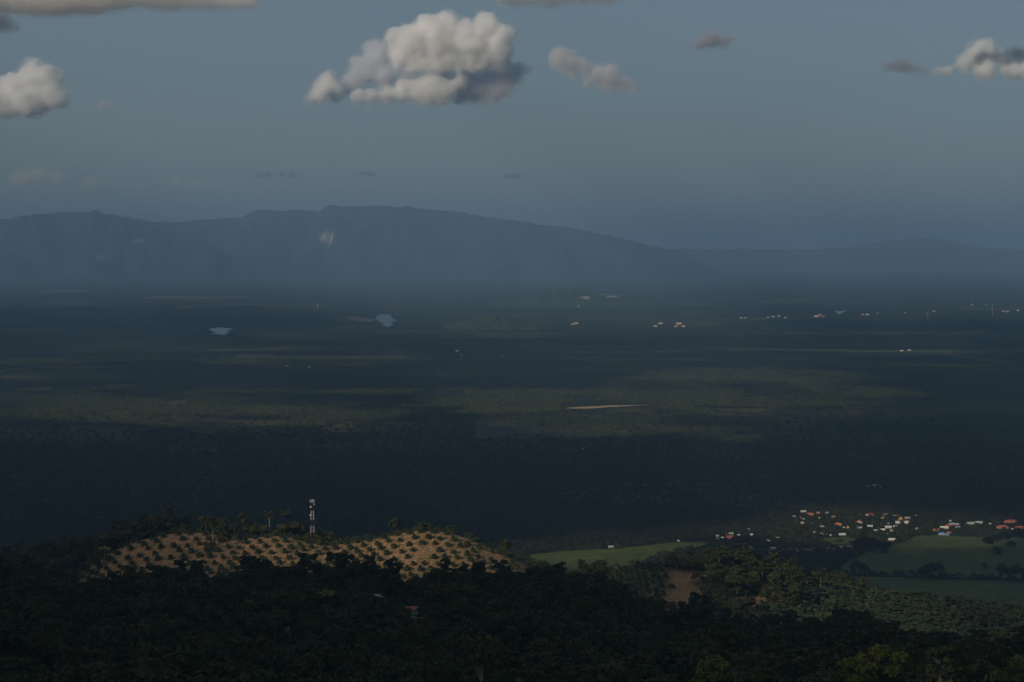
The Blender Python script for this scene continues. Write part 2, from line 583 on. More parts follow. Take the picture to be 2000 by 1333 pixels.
ground_patch('lake', [(733, 616), (748, 614), (762, 615), (768, 622), (774, 626), (766, 630), (764, 636), (758, 640), (750, 637), (744, 630), (737, 628)],
             M_WATER, -2, 0.4, 'pale lake reflecting the sky beside the wooded knoll', 'lake', 7, 14)
ground_patch('lake', [(414, 642), (430, 640), (450, 642), (446, 647), (443, 652), (436, 655), (427, 653), (416, 654)],
             M_WATER, -2, 0.4, 'small pale lake in the dark cloud shadow', 'lake', 7, 14)
ground_patch('lake', [(1628, 608), (1655, 607), (1648, 611), (1638, 615)], M_WATER, -2, 0.4, 'thin pale pond near the far houses', 'lake', 4, 5)

FIELD1 = [(1028, 1086), (1100, 1078), (1210, 1073), (1300, 1063), (1372, 1059), (1388, 1066), (1340, 1077), (1290, 1085), (1250, 1100), (1215, 1112), (1130, 1122), (1085, 1122)]
FIELD2 = [(1790, 1049), (1830, 1047), (1900, 1051), (1990, 1052), (2090, 1056), (2090, 1134), (1900, 1130), (1800, 1128), (1690, 1123), (1622, 1121), (1690, 1082), (1752, 1065)]
FIELD3 = [(1600, 1125), (1700, 1128), (1880, 1135), (2100, 1140), (2100, 1205), (1600, 1190)]
FIELD4 = [(1606, 1052), (1660, 1050), (1672, 1056), (1660, 1064), (1612, 1064)]
FIELD5 = [(1610, 1066), (1662, 1066), (1668, 1074), (1600, 1075)]
FIELD6 = [(1440, 1073), (1595, 1072), (1590, 1079), (1430, 1080)]
ground_patch('crop_field', FIELD1, M_FIELD, -1, 1.6, 'bright green cane field behind the orange planted hill', 'field', 6, 2)
ground_patch('crop_field', FIELD2, M_FIELD, -1, 1.6, 'large sloping green field below the village', 'field', 6, 2)
ground_patch('crop_field', FIELD3, M_FIELD, -1, 1.2, 'dull shaded field behind the palm slope', 'field', 6, 2)
ground_patch('crop_field', FIELD4, M_FIELD, -1, 1.0, 'small green plot below the village houses', 'field', 6, 1.5)
ground_patch('fallow_field', FIELD5, M_FALLOW, -1, 0.5, 'brown bare strip of ground next to the small green plot', 'field', 6, 1.5)
ground_patch('fallow_field', FIELD6, M_FALLOW, -1, 0.5, 'dull brown strip of ground below the shaded hamlet', 'field', 6, 1.5)
ground_patch('crop_field', [(1645, 685.5), (1700, 685), (1860, 687), (1858, 688.6), (1750, 688), (1650, 687.2)], M_FIELD, -1, 1.2,
             'thin bright green strip of field far across the plain', 'field', 6, 3)
k_sand = simple_mat('pale_track_soil', (0.34, 0.25, 0.12), 0.3, 0.01)
ground_patch('fallow_field', [(1105, 797), (1140, 795), (1190, 792.5), (1280, 791), (1210, 794.5), (1160, 798), (1120, 799)], k_sand, -1, 0.6,
             'pale yellow cleared strip amid the lit plantation', 'field', 6, 3)
for pts, lab in (([(280, 580), (330, 579), (420, 581), (480, 579), (482, 582), (400, 584), (330, 583), (285, 584)], 'thin tan open strip beyond the dark band of shadow'),
                 ([(70, 569), (130, 566), (190, 569), (150, 572), (90, 572)], 'brown open patch on the hazy plain under the mountains'),
                 ([(665, 619), (690, 617), (732, 625), (725, 629), (700, 628)], 'brown cleared ground next to the larger lake'),
                 ([(370, 878), (410, 876), (445, 877), (420, 880), (385, 881)], 'pale grey clearing in the dark shaded plain')):
    ground_patch('fallow_field', pts, M_FALLOW, -1, 0.5, lab, 'field', 6, 4)
FIELDS = [FIELD1, FIELD2, FIELD3, FIELD4, FIELD5]


def inside(poly, x, y):
    x = np.asarray(x); y = np.asarray(y)
    r = np.zeros(x.shape, bool)
    n = len(poly)
    for i in range(n):
        (x0, y0), (x1, y1) = poly[i], poly[(i + 1) % n]
        c = ((y0 > y) != (y1 > y)) & (x < (x1 - x0) * (y - y0) / ((y1 - y0) or 1e-9) + x0)
        r ^= c
    return r


# ------------------------------------------------------------------ trees
def tube(V, Fc, p0, p1, r0, r1, n=5):
    d = (p1 - p0)
    if d.length < 1e-6: return
    q = d.to_track_quat('Z', 'Y')
    b = len(V)
    for p, r in ((p0, r0), (p1, r1)):
        for i in range(n):
            a = 2 * math.pi * i / n
            V.append(p + q @ Vector((r * math.cos(a), r * math.sin(a), 0)))
    for i in range(n):
        Fc.append((b + i, b + (i + 1) % n, b + n + (i + 1) % n, b + n + i))
    Fc.append(tuple(b + n + i for i in range(n)))


def leaf_cloud(r, clumps, per, size):
    """Leaf quads spread through a set of ellipsoid clumps (numpy)."""
    Vs = []
    for (cx, cy, cz, rad, flat) in clumps:
        n = max(8, int(per * rad * rad))
        d = r.normal(size=(n, 3)); d /= np.linalg.norm(d, axis=1)[:, None]
        d[:, 2] = np.where(d[:, 2] < -0.35, -d[:, 2] * 0.6, d[:, 2])
        rr = rad * (0.62 + 0.5 * r.random(n) ** 0.7)
        c = np.stack([cx + d[:, 0] * rr, cy + d[:, 1] * rr, cz + d[:, 2] * rr * flat], 1)
        nn_ = d * np.array([1, 1, 1.3]) + r.normal(size=(n, 3)) * 0.55
        nn_ /= np.linalg.norm(nn_, axis=1)[:, None]
        t = np.cross(nn_, r.normal(size=(n, 3))); t /= np.linalg.norm(t, axis=1)[:, None]
        b = np.cross(nn_, t)
        s = size * (0.6 + 0.8 * r.random(n))[:, None]
        e = (0.6 + 0.5 * r.random(n))[:, None]
        Vs.append(np.stack([c - t * s, c - b * s * e, c + t * s, c + b * s * e], 1))
    A = np.concatenate(Vs)
    V = A.reshape(-1, 3)
    return V, np.arange(len(V)).reshape(-1, 4)


def make_tree(name, seed, height, crown_r, kind, leaf, bark, leafsize=0.6, per=15.0):
    r = np.random.default_rng(seed)
    root = empty(name, (0, 0, -5000))
    clumps = []
    if kind == 'round':
        for i in range(15):
            a = r.random() * 6.283; q = crown_r * 0.72 * math.sqrt(r.random())
            zc_ = height * (0.50 + 0.38 * r.random()) - q * 0.25
            clumps.append((q * math.cos(a), q * math.sin(a), zc_, crown_r * (0.28 + 0.2 * r.random()), 0.8))
        clumps.append((0, 0, height * 0.86, crown_r * 0.42, 0.8))
        t_top = height * 0.62
    elif kind == 'flat':
        for i in range(13):
            a = r.random() * 6.283; q = crown_r * 0.85 * math.sqrt(r.random())
            zc_ = height * (0.80 + 0.12 * r.random()) - q * 0.12
            clumps.append((q * math.cos(a), q * math.sin(a), zc_, crown_r * (0.22 + 0.14 * r.random()), 0.5))
        t_top = height * 0.76
    elif kind == 'tall':
        for i in range(9):
            a = r.random() * 6.283; q = crown_r * 0.7 * math.sqrt(r.random())
            zc_ = height * (0.66 + 0.28 * r.random())
            clumps.append((q * math.cos(a), q * math.sin(a), zc_, crown_r * (0.26 + 0.16 * r.random()), 0.7))
        t_top = height * 0.80
    else:   # bushy, down to the ground
        for i in range(12):
            a = r.random() * 6.283; q = crown_r * 0.7 * math.sqrt(r.random())
            clumps.append((q * math.cos(a), q * math.sin(a), height * (0.18 + 0.62 * r.random()) - q * 0.1, crown_r * (0.34 + 0.2 * r.random()), 0.85))
        t_top = height * 0.5
    V, Q = leaf_cloud(r, clumps, per, leafsize)
    cr = fast_mesh('crown', V, Q, leaf, root)
    TV, TF = [], []
    r0 = max(0.16, height * 0.018)
    lean = Vector((r.normal() * 0.4, r.normal() * 0.4, 0))
    base, midp, top = Vector((0, 0, -1.0)), Vector((0, 0, t_top * 0.5)) + lean * 0.6, Vector((0, 0, t_top)) + lean
    tube(TV, TF, base, midp, r0 * 1.3, r0); tube(TV, TF, midp, top, r0, r0 * 0.5)
    for c in clumps[:8]:
        s = midp.lerp(top, 0.4 + 0.6 * r.random())
        tube(TV, TF, s, Vector(c[:3]), r0 * 0.42, r0 * 0.12, 4)
    mesh_obj('trunk', TV, TF, bark, root)
    return root


def make_palm(name, seed, trunk_h, frond_l, nf, leaf=None):
    r = np.random.default_rng(seed)
    root = empty(name, (0, 0, -5000))
    V, Fq = [], []
    for i in range(nf):
        az = i * 2.39996 + r.random() * 0.4
        el = math.radians(78 - 92 * (i / nf) + r.normal() * 6)
        L = frond_l * (0.85 + 0.3 * r.random())
        ca, sa = math.cos(az), math.sin(az)
        pts = []
        q = Vector((0, 0, trunk_h)); ang = el
        for s in range(6):
            pts.append(q.copy())
            step = L / 5
            q = q + Vector((ca * math.cos(ang), sa * math.cos(ang), math.sin(ang))) * step
            ang -= math.radians(17 + 6 * s * 0.5)
        side = Vector((-sa, ca, 0))
        wid = [0.2, 0.8, 1.15, 1.05, 0.7, 0.1]
        b = len(V)
        for s, q in enumerate(pts):
            dr = Vector((0, 0, -wid[s] * 0.55))
            V += [q + side * wid[s] + dr, q, q - side * wid[s] + dr]
        for s in range(5):
            o = b + s * 3
            Fq += [(o, o + 1, o + 4, o + 3), (o + 1, o + 2, o + 5, o + 4)]
    mesh_obj('crown', V, Fq, leaf or M_PALM, root)
    TV, TF = [], []
    tube(TV, TF, Vector((0, 0, -0.6)), Vector((0, 0, trunk_h)), 0.38, 0.30, 6)
    mesh_obj('trunk', TV, TF, M_BARK, root)
    return root


PROTO = {}


def proto(key, *a, fn=make_tree, **kw):
    PROTO[key] = [fn(*a, **kw), False]


proto('round', 'broadleaf_tree', 1, 15.0, 6.2, 'round', M_LEAF, M_BARK)
proto('round2', 'broadleaf_tree', 2, 13.0, 5.4, 'round', M_LEAF, M_BARK)
proto('flat', 'umbrella_tree', 3, 17.0, 7.2, 'flat', M_LEAF, M_BARK)
proto('tall', 'tall_tree', 4, 21.0, 4.6, 'tall', M_LEAF, M_PALEBARK, per=26)
proto('bush', 'bushy_tree', 5, 8.5, 4.8, 'bush', M_LEAF, M_BARK)
proto('bush2', 'bushy_tree', 6, 7.0, 5.2, 'bush', M_LEAF, M_BARK)
proto('pale', 'pale_tree', 7, 15.0, 6.0, 'flat', M_LEAF_PALE, M_PALEBARK, per=30)
proto('olive', 'broadleaf_tree', 8, 15.0, 6.0, 'round', M_LEAF_OLIVE, M_BARK, leafsize=0.5, per=42)
proto('palm', 'oil_palm', 9, 2.6, 5.6, 30, fn=make_palm)
proto('palm2', 'oil_palm', 10, 4.2, 5.4, 28, fn=make_palm)
proto('brightened', 'oil_palm', 14, 2.8, 5.4, 30, fn=make_palm, leaf=M_PALM_PAINTED_SUN)  # same oil palm wearing the lightened frond, for sunlit patches
proto('coco', 'tall_palm', 12, 9.5, 4.4, 20, fn=make_palm)


def plant(key, loc, scale, label, cat='tree', group=None, rz=None):
    root, used = PROTO[key]
    o = copy_tree(root) if used else root
    PROTO[key][1] = True
    o.location = loc
    o.rotation_euler = (0, 0, random.random() * 6.283 if rz is None else rz)
    o.scale = (scale, scale, scale * random.uniform(0.9, 1.12))
    for q in ('label', 'category', 'group'):
        if q in o: del o[q]
    return tag(o, label, cat, group)


def hill_pt(px, d, dz=0.0):
    u = (px - 1000) / F / 0.9966
    return Vector((u * d, d, float(hz(px, d)) + dz))


def scatter(name, pts, idx, scl, keys, label):
    """One object nobody could count: crowns of the listed kinds set on the points."""
    n = len(pts)
    me = bpy.data.meshes.new(name)
    me.vertices.add(n); me.vertices.foreach_set('co', np.asarray(pts, np.float32).ravel())
    for nm, ty, arr in (('pick', 'INT', idx), ('size', 'FLOAT', scl), ('turn', 'FLOAT', rng.random(n) * 6.283)):
        a = me.attributes.new(nm, ty, 'POINT'); a.data.foreach_set('value', np.asarray(arr, np.int32 if ty == 'INT' else np.float32))
    o = bpy.data.objects.new(name, me); COL.objects.link(o)
    g = bpy.data.node_groups.new(name, 'GeometryNodeTree')
    g.interface.new_socket('Geometry', in_out='INPUT', socket_type='NodeSocketGeometry')
    g.interface.new_socket('Geometry', in_out='OUTPUT', socket_type='NodeSocketGeometry')
    N = g.nodes
    gi, go = N.new('NodeGroupInput'), N.new('NodeGroupOutput')
    join = N.new('GeometryNodeJoinGeometry')
    for key in keys:
        cr = [c for c in PROTO[key][0].children if c.name.startswith('crown')][0]
        oi = N.new('GeometryNodeObjectInfo'); oi.transform_space = 'ORIGINAL'
        oi.inputs['Object'].default_value = cr
        oi.inputs['As Instance'].default_value = True
        g.links.new(oi.outputs['Geometry'], join.inputs[0])

    def na(nm, ty):
        x = N.new('GeometryNodeInputNamedAttribute'); x.data_type = ty
        x.inputs['Name'].default_value = nm
        return x.outputs['Attribute']
    ip = N.new('GeometryNodeInstanceOnPoints')
    ip.inputs['Pick Instance'].default_value = True
    g.links.new(gi.outputs[0], ip.inputs['Points'])
    g.links.new(join.outputs[0], ip.inputs['Instance'])
    g.links.new(na('pick', 'INT'), ip.inputs['Instance Index'])
    cx = N.new('ShaderNodeCombineXYZ'); g.links.new(na('turn', 'FLOAT'), cx.inputs[2])
    e2r = N.new('FunctionNodeEulerToRotation'); g.links.new(cx.outputs[0], e2r.inputs[0])
    g.links.new(e2r.outputs[0], ip.inputs['Rotation'])
    g.links.new(na('size', 'FLOAT'), ip.inputs['Scale'])
    g.links.new(ip.outputs[0], go.inputs[0])
    md = o.modifiers.new('plants', 'NODES'); md.node_group = g
    return tag(o, label, 'woods', kind='stuff')


# houses under the forest: clear a little ground before them
FOREST_HOUSES = [(742, 1176, 20), (730, 1181, 14), (432, 1134, 20), (803, 1200, 24), (1082, 1200, 28), (1262, 1259, 12), (808, 1144, 10), (568, 1262, 12)]


def hill_hit(px, py):
    """Distance at which the sight line through a pixel meets the hills."""
    s = float(slopes(px, py)[1])
    d = np.arange(560.0, 2360.0, 4.0)
    z = hz(np.full_like(d, px), d)
    k_ = np.nonzero(z >= H + s * d)[0]
    return float(d[k_[0]]) if len(k_) else 2200.0


HOUSE_D = {(x, y): hill_hit(x, y) for x, y, _ in FOREST_HOUSES}

sp_ = 7.6
gx, gy = np.meshgrid(np.arange(-560, 560, sp_), np.arange(640, 2330, sp_))
gx = (gx + rng.uniform(-3.4, 3.4, gx.shape)).ravel(); gy = (gy + rng.uniform(-3.4, 3.4, gy.shape)).ravel()
gp = px_of(gx, gy)
gz = hz(gp, gy)
keep = (gp > -90) & (gp < 2090)
slope_ground = np.maximum.accumulate(np.where(HD[:, None] > 200, (HZ - H) / np.maximum(HD[:, None], 1), -9), axis=0)


def hidden(px, d, ztop, back=30.0):
    i = np.clip(((d - back - HD[0]) / 7.0).astype(int), 0, len(HD) - 1)
    j = np.clip(((px - HPX[0]) / (HPX[1] - HPX[0])).round().astype(int), 0, len(HPX) - 1)
    return (ztop - H) / d < slope_ground[i, j]


keep &= ~hidden(gp, gy, gz + 20)
sm_ = soil_mask(gp, gy)
keep &= rng.random(len(gp)) > sm_ * 1.15
planted = (gp > 150) & (gp < 1045) & (gy > 1862) & (gy < 1966)
keep &= ~(planted & (sm_ > 0.15))
keep &= ~((gp > 140) & (gp < 1045) & (gy > 1770) & (gy < 1968))
keep &= ~((gp > 330) & (gp < 640) & (gy > 1960) & (rng.random(len(gp)) > 0.35))
for (x, y, wv_), d in zip(FOREST_HOUSES, HOUSE_D.values()):
    half = (wv_ * 0.5 + 5)
    keep &= ~((np.abs(gp - x) < half) & (gy > d - 62) & (gy < d + 9))
keep &= ~((gp > 1180) & (gp < 1304) & (gy > 1935) & (gy < 2110))
G = np.stack([gx, gy, gz], 1)[keep]; GP = gp[keep]; GY = gy[keep]
palmzone = ((GP > 1180) & (GP < 1300) & (GY > 1900)) | ((GP > 1560) & (GY > 1760) & (fbm(GP / 120.0, GY / 90.0, 3, 44) > 0.36)) | ((GP > 1480) & (GY > 1700) & (GY < 1990))
crest_c = (GP > 150) & (GP < 1040) & (GY >= 1960)
crest_trees = crest_c & (GP > 640) & (GY > 1972)
n = len(G)
KEYS = ['round', 'round2', 'flat', 'tall', 'bush', 'bush2', 'palm', 'palm2']
pick = rng.choice(6, n, p=[0.27, 0.24, 0.10, 0.08, 0.17, 0.14])
pick = np.where(palmzone, rng.choice([6, 7], n), pick)
pick = np.where(crest_c & (GP > 560), rng.choice([4, 5, 6, 6], n), pick)
size = rng.uniform(0.75, 1.2, n)
size = np.where(palmzone, rng.uniform(1.0, 1.4, n), size)
size = np.where(crest_trees, rng.uniform(0.28, 0.48, n) * np.where(GP > 880, 0.6, 1.0), size)
size = np.where((GP > 990) & (GP < 1130) & (GY > 1880), size * 0.45, size)
size = np.where((GP > 1130) & (GP < 1370) & (GY > 1990), size * 0.75, size)
lone = rng.random(n) < 0.06
size = np.where(lone & ~palmzone & ~crest_c, size * 1.22, size)

HT = np.array([15, 13, 17, 21, 8.5, 7, 7.5, 9])
for (x, y, wv_), d in zip(FOREST_HOUSES + [(637, 1200, 34)], list(HOUSE_D.values()) + [hill_hit(637, 1208)]):
    line = H + float(slopes(x, y)[1]) * GY
    sel = (np.abs(GP - x) < wv_ * 0.45 + 9.0 * F / GY * np.clip((d - GY) / 90, 0.3, 1)) & (GY < d - 2)
    size = np.where(sel, np.minimum(size, (line - G[:, 2]) / HT[pick] * 0.70), size)
for x, hw in ((1722, 70), (1668, 40), (1992, 45), (1395, 45), (1340, 30)):
    sel = (np.abs(GP - x) < hw) & (GY < 748)
    size = np.where(sel, 0.3, size)
size = np.maximum(size, 0.08)

# the biggest in the picture, nearest to the viewpoint, are things of their own
order = np.argsort(GY)
inview = (GP > -20) & (GP < 2020)
near_ids = [i for i in order if inview[i] and pick[i] < 6 and GY[i] < 1200][:150]
SHAPE = {'round': ('dark round-crowned tree in the shaded forest at the bottom edge of the photo', 'round-crowned forest trees'),
         'round2': ('smaller dark round-crowned tree in the shaded forest at the bottom edge', 'smaller round-crowned forest trees'),
         'flat': ('dark flat-topped umbrella tree in the shaded forest at the bottom edge', 'flat-topped forest trees'),
         'tall': ('tall dark tree with bare pale trunk in the forest at the bottom edge', 'tall forest trees'),
         'bush': ('low dark bushy tree filling gaps of the shaded forest at the bottom edge', 'bushy forest trees'),
         'bush2': ('broad low bushy tree filling gaps of the shaded forest at the bottom edge', 'broad bushy forest trees')}
for i in near_ids:
    ky = KEYS[pick[i]]
    lb, gr = SHAPE[ky]
    plant(ky, Vector(G[i]), float(size[i]), lb, 'tree', gr)
stuff_mask = np.ones(n, bool); stuff_mask[near_ids] = False
isp = pick >= 6
# single trees that stand out
plant('pale', hill_pt(637, hill_hit(637, 1208)), 1.0, 'pale yellowish tree standing out from the dark forest below the lattice tower')
plant('olive', hill_pt(1722, 742), 1.48, 'large olive green round tree at the bottom edge of the photo')
plant('olive', hill_pt(1665, 735), 1.12, 'small olive green tree beside the large olive tree at the bottom edge')
plant('olive', hill_pt(1992, 742), 1.12, 'olive green tree in the bottom corner of the photo')
plant('olive', hill_pt(1395, 735), 1.12, 'low olive green crown at the bottom edge under the bare soil gully')

# trees on the crest of the planted hill
for px, d, ky, s, lab in [
    (204, 1935, 'pale', 0.85, 'pale-crowned tree where the planted hill meets the dark grove'),
    (183, 1925, 'round', 0.9, 'dark round tree beside the pale-crowned tree of the planted hill'),
    (165, 1915, 'round2', 0.9, 'dark tree at the lower end of the planted hill'),
    (228, 1980, 'round', 1.1, 'dark tree at the front of the grove behind the brown palm slope'),
    (248, 1995, 'flat', 1.2, 'tallest spreading tree of the grove behind the brown palm slope'),
    (270, 2000, 'round', 1.25, 'massive dark tree in the middle of the grove behind the brown palm slope'),
    (292, 2005, 'flat', 1.15, 'spreading dark tree of the grove next to the massive one'),
    (312, 2005, 'round2', 1.1, 'dark tree at the thin end of the grove behind the brown palm slope'),
    (336, 2010, 'flat', 0.85, 'small spreading tree just past the grove on the crest'),
    (402, 1985, 'flat', 1.0, 'lone umbrella tree above the brown palm slope'),
    (380, 1975, 'bush', 0.8, 'dark bush on the crest beside the lone umbrella tree'),
    (415, 1935, 'tall', 0.9, 'loose pale-trunked tree in the gully of the palm slope'),
    (424, 1930, 'tall', 0.75, 'smaller loose tree beside the pale-trunked tree of the gully'),
    (408, 1925, 'bush', 0.9, 'bushy tree at the foot of the trees in the gully'),
    (432, 1945, 'bush2', 0.9, 'green bush at the top of the gully on the palm slope'),
    (458, 1972, 'flat', 0.75, 'thin spindly tree on the crest between umbrella tree and tall pair'),
    (497, 1972, 'round', 0.72, 'round green tree at the side of the tall bare-trunked tree'),
    (526, 1970, 'tall', 1.08, 'tallest bare-trunked tree on the crest of the orange hill'),
    (514, 1966, 'round2', 0.75, 'round green tree tucked beside the tall bare-trunked tree'),
    (556, 1975, 'round', 0.78, 'lit green tree midway between tall tree and lattice tower'),
    (570, 1978, 'flat', 0.75, 'thin flat tree midway between tall tree and lattice tower'),
    (590, 1985, 'bush', 0.9, 'bushy tree close to the lattice tower on its inland side'),
    (601, 1975, 'round2', 0.72, 'round tree directly beside the foot of the lattice tower'),
    (622, 1970, 'bush2', 1.0, 'dark bush in front of the foot of the lattice tower'),
    (820, 1958, 'bush2', 0.8, 'dark bush on the summit of the round orange hill'),
    (838, 1962, 'bush', 0.8, 'dark shrub clump at the highest point of the round orange hill'),
    (856, 1962, 'bush2', 0.75, 'shrub just past the highest point of the round orange hill'),
    (932, 1700, 'round', 1.15, 'dark ragged tree rising in front of the lower end of the orange hill'),
]:
    plant(ky, hill_pt(px, d), s, lab, 'tree')

# tall loose trees of the lit wood on the right hill
k_ = 0
for px, d in [(1378, 2075), (1392, 2060), (1405, 2085), (1418, 2062), (1432, 2090), (1446, 2068), (1458, 2085), (1476, 2078), (1489, 2066), (1500, 2095),
              (1516, 2070), (1532, 2085), (1548, 2060), (1562, 2078), (1577, 2062), (1590, 2080), (1604, 2065), (1368, 2040), (1388, 2020), (1410, 2030)]:
    ky = ['tall', 'flat', 'tall', 'round2'][k_ % 4]
    lab = {'tall': 'tall loose tree with visible trunk in the lit wood past the bare soil gully',
           'flat': 'flat-topped tree in the lit wood past the bare soil gully',
           'round2': 'round tree in the lit wood past the bare soil gully'}[ky]
    plant(ky, hill_pt(px, d), random.uniform(0.7, 0.95), lab, 'tree', ky + ' trees of the lit wood'); k_ += 1

# oil palms planted in rows on the bare hill
PG = {0: ('oil palm on the dim brown slope at the low end of the planted hill', 'palms on the dim brown slope'),
      1: ('oil palm on the lit orange slope below the lattice tower', 'palms below the lattice tower'),
      2: ('oil palm on the lit orange flank of the round hill', 'palms on the round orange hill')}
row = 0
for d in np.arange(1876, 1963, 9.6):
    row += 1
    x = -370.0 + (row % 2) * 5.5
    while x < 30:
        px = float(px_of(x, d))
        dj = d + random.uniform(-1.4, 1.4); xj = x + random.uniform(-1.4, 1.4)
        x += 10.4
        px = float(px_of(xj, dj))
        if px < 158 or px > 1012 or soil_mask(np.array([px]), np.array([dj]))[0] < 0.35: continue
        zt = float(hz(px, dj))
        if hidden(np.array([px]), np.array([dj]), np.array([zt + 5]))[0]: continue
        if random.random() < 0.08: continue
        g = 0 if px < 440 else (1 if px < 660 else 2)
        plant('palm', Vector((xj, dj, zt)), random.uniform(0.56, 0.74), PG[g][0], 'palm', PG[g][1])

row = 0
for d in np.arange(1944, 2112, 11.5):
    row += 1
    x = 70.0 + (row % 2) * 5.5
    while x < 140:
        xj, dj = x + random.uniform(-1.5, 1.5), d + random.uniform(-1.5, 1.5)
        x += 11.0
        px = float(px_of(xj, dj))
        if not 1184 < px < 1300: continue
        plant('palm', Vector((xj, dj, float(hz(px, dj)))), random.uniform(0.75, 0.95), 'oil palm in rows on the dull green slope next to the bare soil gully', 'palm', 'palms next to the bare soil gully')
scatter('forest', G[stuff_mask & ~isp], pick[stuff_mask & ~isp], size[stuff_mask & ~isp], KEYS[:6], 'dense dark forest covering the near hillside')
scatter('palm_forest', G[stuff_mask & isp], pick[stuff_mask & isp] - 6, size[stuff_mask & isp], KEYS[6:], 'thick stand of oil palms on the far hill flank')


# ------------------------------------------------------------------ buildings
def wall_mat(name, c): return simple_mat(name, c, 0.12, 0.5, 0.85, 0.2)


ROOF = {}
for nm, c in dict(white=(0.62, 0.62, 0.59), cream=(0.70, 0.66, 0.54), grey=(0.40, 0.42, 0.43), orange=(0.56, 0.17, 0.05), rust=(0.34, 0.12, 0.06), red=(0.46, 0.07, 0.06),
                  darkred=(0.26, 0.05, 0.05), brick=(0.48, 0.13, 0.08), blue=(0.10, 0.34, 0.72), green=(0.40, 0.47, 0.40), tan=(0.55, 0.42, 0.26), brown=(0.30, 0.19, 0.11),
                  yellow=(0.62, 0.42, 0.12)).items():
    ROOF[nm] = simple_mat(nm + '_roofing', c, 0.14, 0.5, 0.55, 0.35)
WALL = {'pale': wall_mat('pale_plaster', (0.45, 0.42, 0.36)), 'white': wall_mat('white_plaster', (0.5, 0.5, 0.48)), 'ochre': wall_mat('ochre_plaster', (0.55, 0.34, 0.10)),
        'pink': wall_mat('pink_plaster', (0.50, 0.30, 0.24)), 'grey': wall_mat('grey_block', (0.36, 0.35, 0.33))}
M_DOOR = simple_mat('dark_timber', (0.07, 0.05, 0.035), 0.2, 2)
M_PANE = simple_mat('dark_glass', (0.03, 0.035, 0.04), 0.2, 2, 0.15, 0.5)


def box(V, Fc, x0, x1, y0, y1, z0, z1):
    b = len(V)
    V += [Vector(p) for p in ((x0, y0, z0), (x1, y0, z0), (x1, y1, z0), (x0, y1, z0), (x0, y0, z1), (x1, y0, z1), (x1, y1, z1), (x0, y1, z1))]
    Fc += [tuple(b + i for i in f) for f in ((0, 3, 2, 1), (4, 5, 6, 7), (0, 1, 5, 4), (1, 2, 6, 5), (2, 3, 7, 6), (3, 0, 4, 7))]


def house(loc, wid, dep, wall_h, roof, wall, style, label, name='house', cat='house', rz=0.0, detail=True, group=None, pitch=0.42):
    root = empty(name, loc, rz)
    tag(root, label, cat, group)
    hw, hd = wid / 2, dep / 2
    V, Fc = [], []
    box(V, Fc, -hw, hw, -hd, hd, -2.0, wall_h)
    rh = dep * 0.5 * pitch
    if style in ('gable', 'front'):
        b = len(V)
        if style == 'gable':
            V += [Vector((-hw, 0, wall_h + rh)), Vector((hw, 0, wall_h + rh))]
            Fc += [(7, 4, b), (5, 6, b + 1)]
        else:
            rh = wid * 0.5 * pitch
            V += [Vector((0, -hd, wall_h + rh)), Vector((0, hd, wall_h + rh))]
            Fc += [(4, 5, b), (6, 7, b + 1)]
    mesh_obj('wall', V, Fc, WALL[wall], root)
    V, Fc = [], []
    ov, th = 0.6, 0.16
    if style == 'flat':
        box(V, Fc, -hw - 0.3, hw + 0.3, -hd - 0.3, hd + 0.3, wall_h + 0.003, wall_h + 0.4)
    else:
        ew, ed = hw + ov, hd + ov
        if style == 'gable':
            zt, ze = wall_h + rh + 0.05, wall_h - ov * pitch + 0.05
            T = [(-ew, -ed, ze), (ew, -ed, ze), (ew, 0, zt), (-ew, 0, zt), (ew, ed, ze), (-ew, ed, ze)]
            fs = [(0, 1, 2, 3), (3, 2, 4, 5)]
        elif style == 'front':
            zt, ze = wall_h + rh + 0.05, wall_h - ov * pitch + 0.05
            T = [(-ew, -ed, ze), (0, -ed, zt), (ew, -ed, ze), (ew, ed, ze), (0, ed, zt), (-ew, ed, ze)]
            fs = [(0, 1, 4, 5), (1, 2, 3, 4)]
        elif style == 'shed':
            T = [(-ew, -ed, wall_h + 0.05), (ew, -ed, wall_h + 0.05), (ew, ed, wall_h + dep * 0.35), (-ew, ed, wall_h + dep * 0.35)]
            fs = [(0, 1, 2, 3)]
        else:   # hip
            zt, ze = wall_h + rh + 0.1, wall_h + 0.05
            q = max(0.3, ew - ed)
            T = [(-ew, -ed, ze), (ew, -ed, ze), (ew, ed, ze), (-ew, ed, ze), (-q, 0, zt), (q, 0, zt)]
            fs = [(0, 1, 5, 4), (1, 2, 5), (2, 3, 4, 5), (3, 0, 4)]
        k_ = len(T)
        V = [Vector(t) + Vector((0, 0, th)) for t in T] + [Vector(t) for t in T]
        ed_ = {}
        for f in fs:
            Fc.append(f); Fc.append(tuple(k_ + i for i in reversed(f)))
            for a, b in zip(f, f[1:] + f[:1]):
                ed_[(a, b)] = 1
        for a, b in list(ed_):
            if (b, a) not in ed_: Fc.append((b, a, k_ + a, k_ + b))
    mesh_obj('roof', V, Fc, ROOF[roof], root)
    if detail and wid > 7:
        V, Fc = [], []; box(V, Fc, -0.55, 0.55, -hd - 0.06, -hd + 0.02, 0, min(2.1, wall_h * 0.8)); mesh_obj('door', V, Fc, M_DOOR, root)
        for sx in (-0.32, 0.32):
            V, Fc = [], []; box(V, Fc, sx * wid - 0.6, sx * wid + 0.6, -hd - 0.05, -hd + 0.02, wall_h * 0.42, wall_h * 0.80)
            mesh_obj('window', V, Fc, M_PANE, root)
    return root


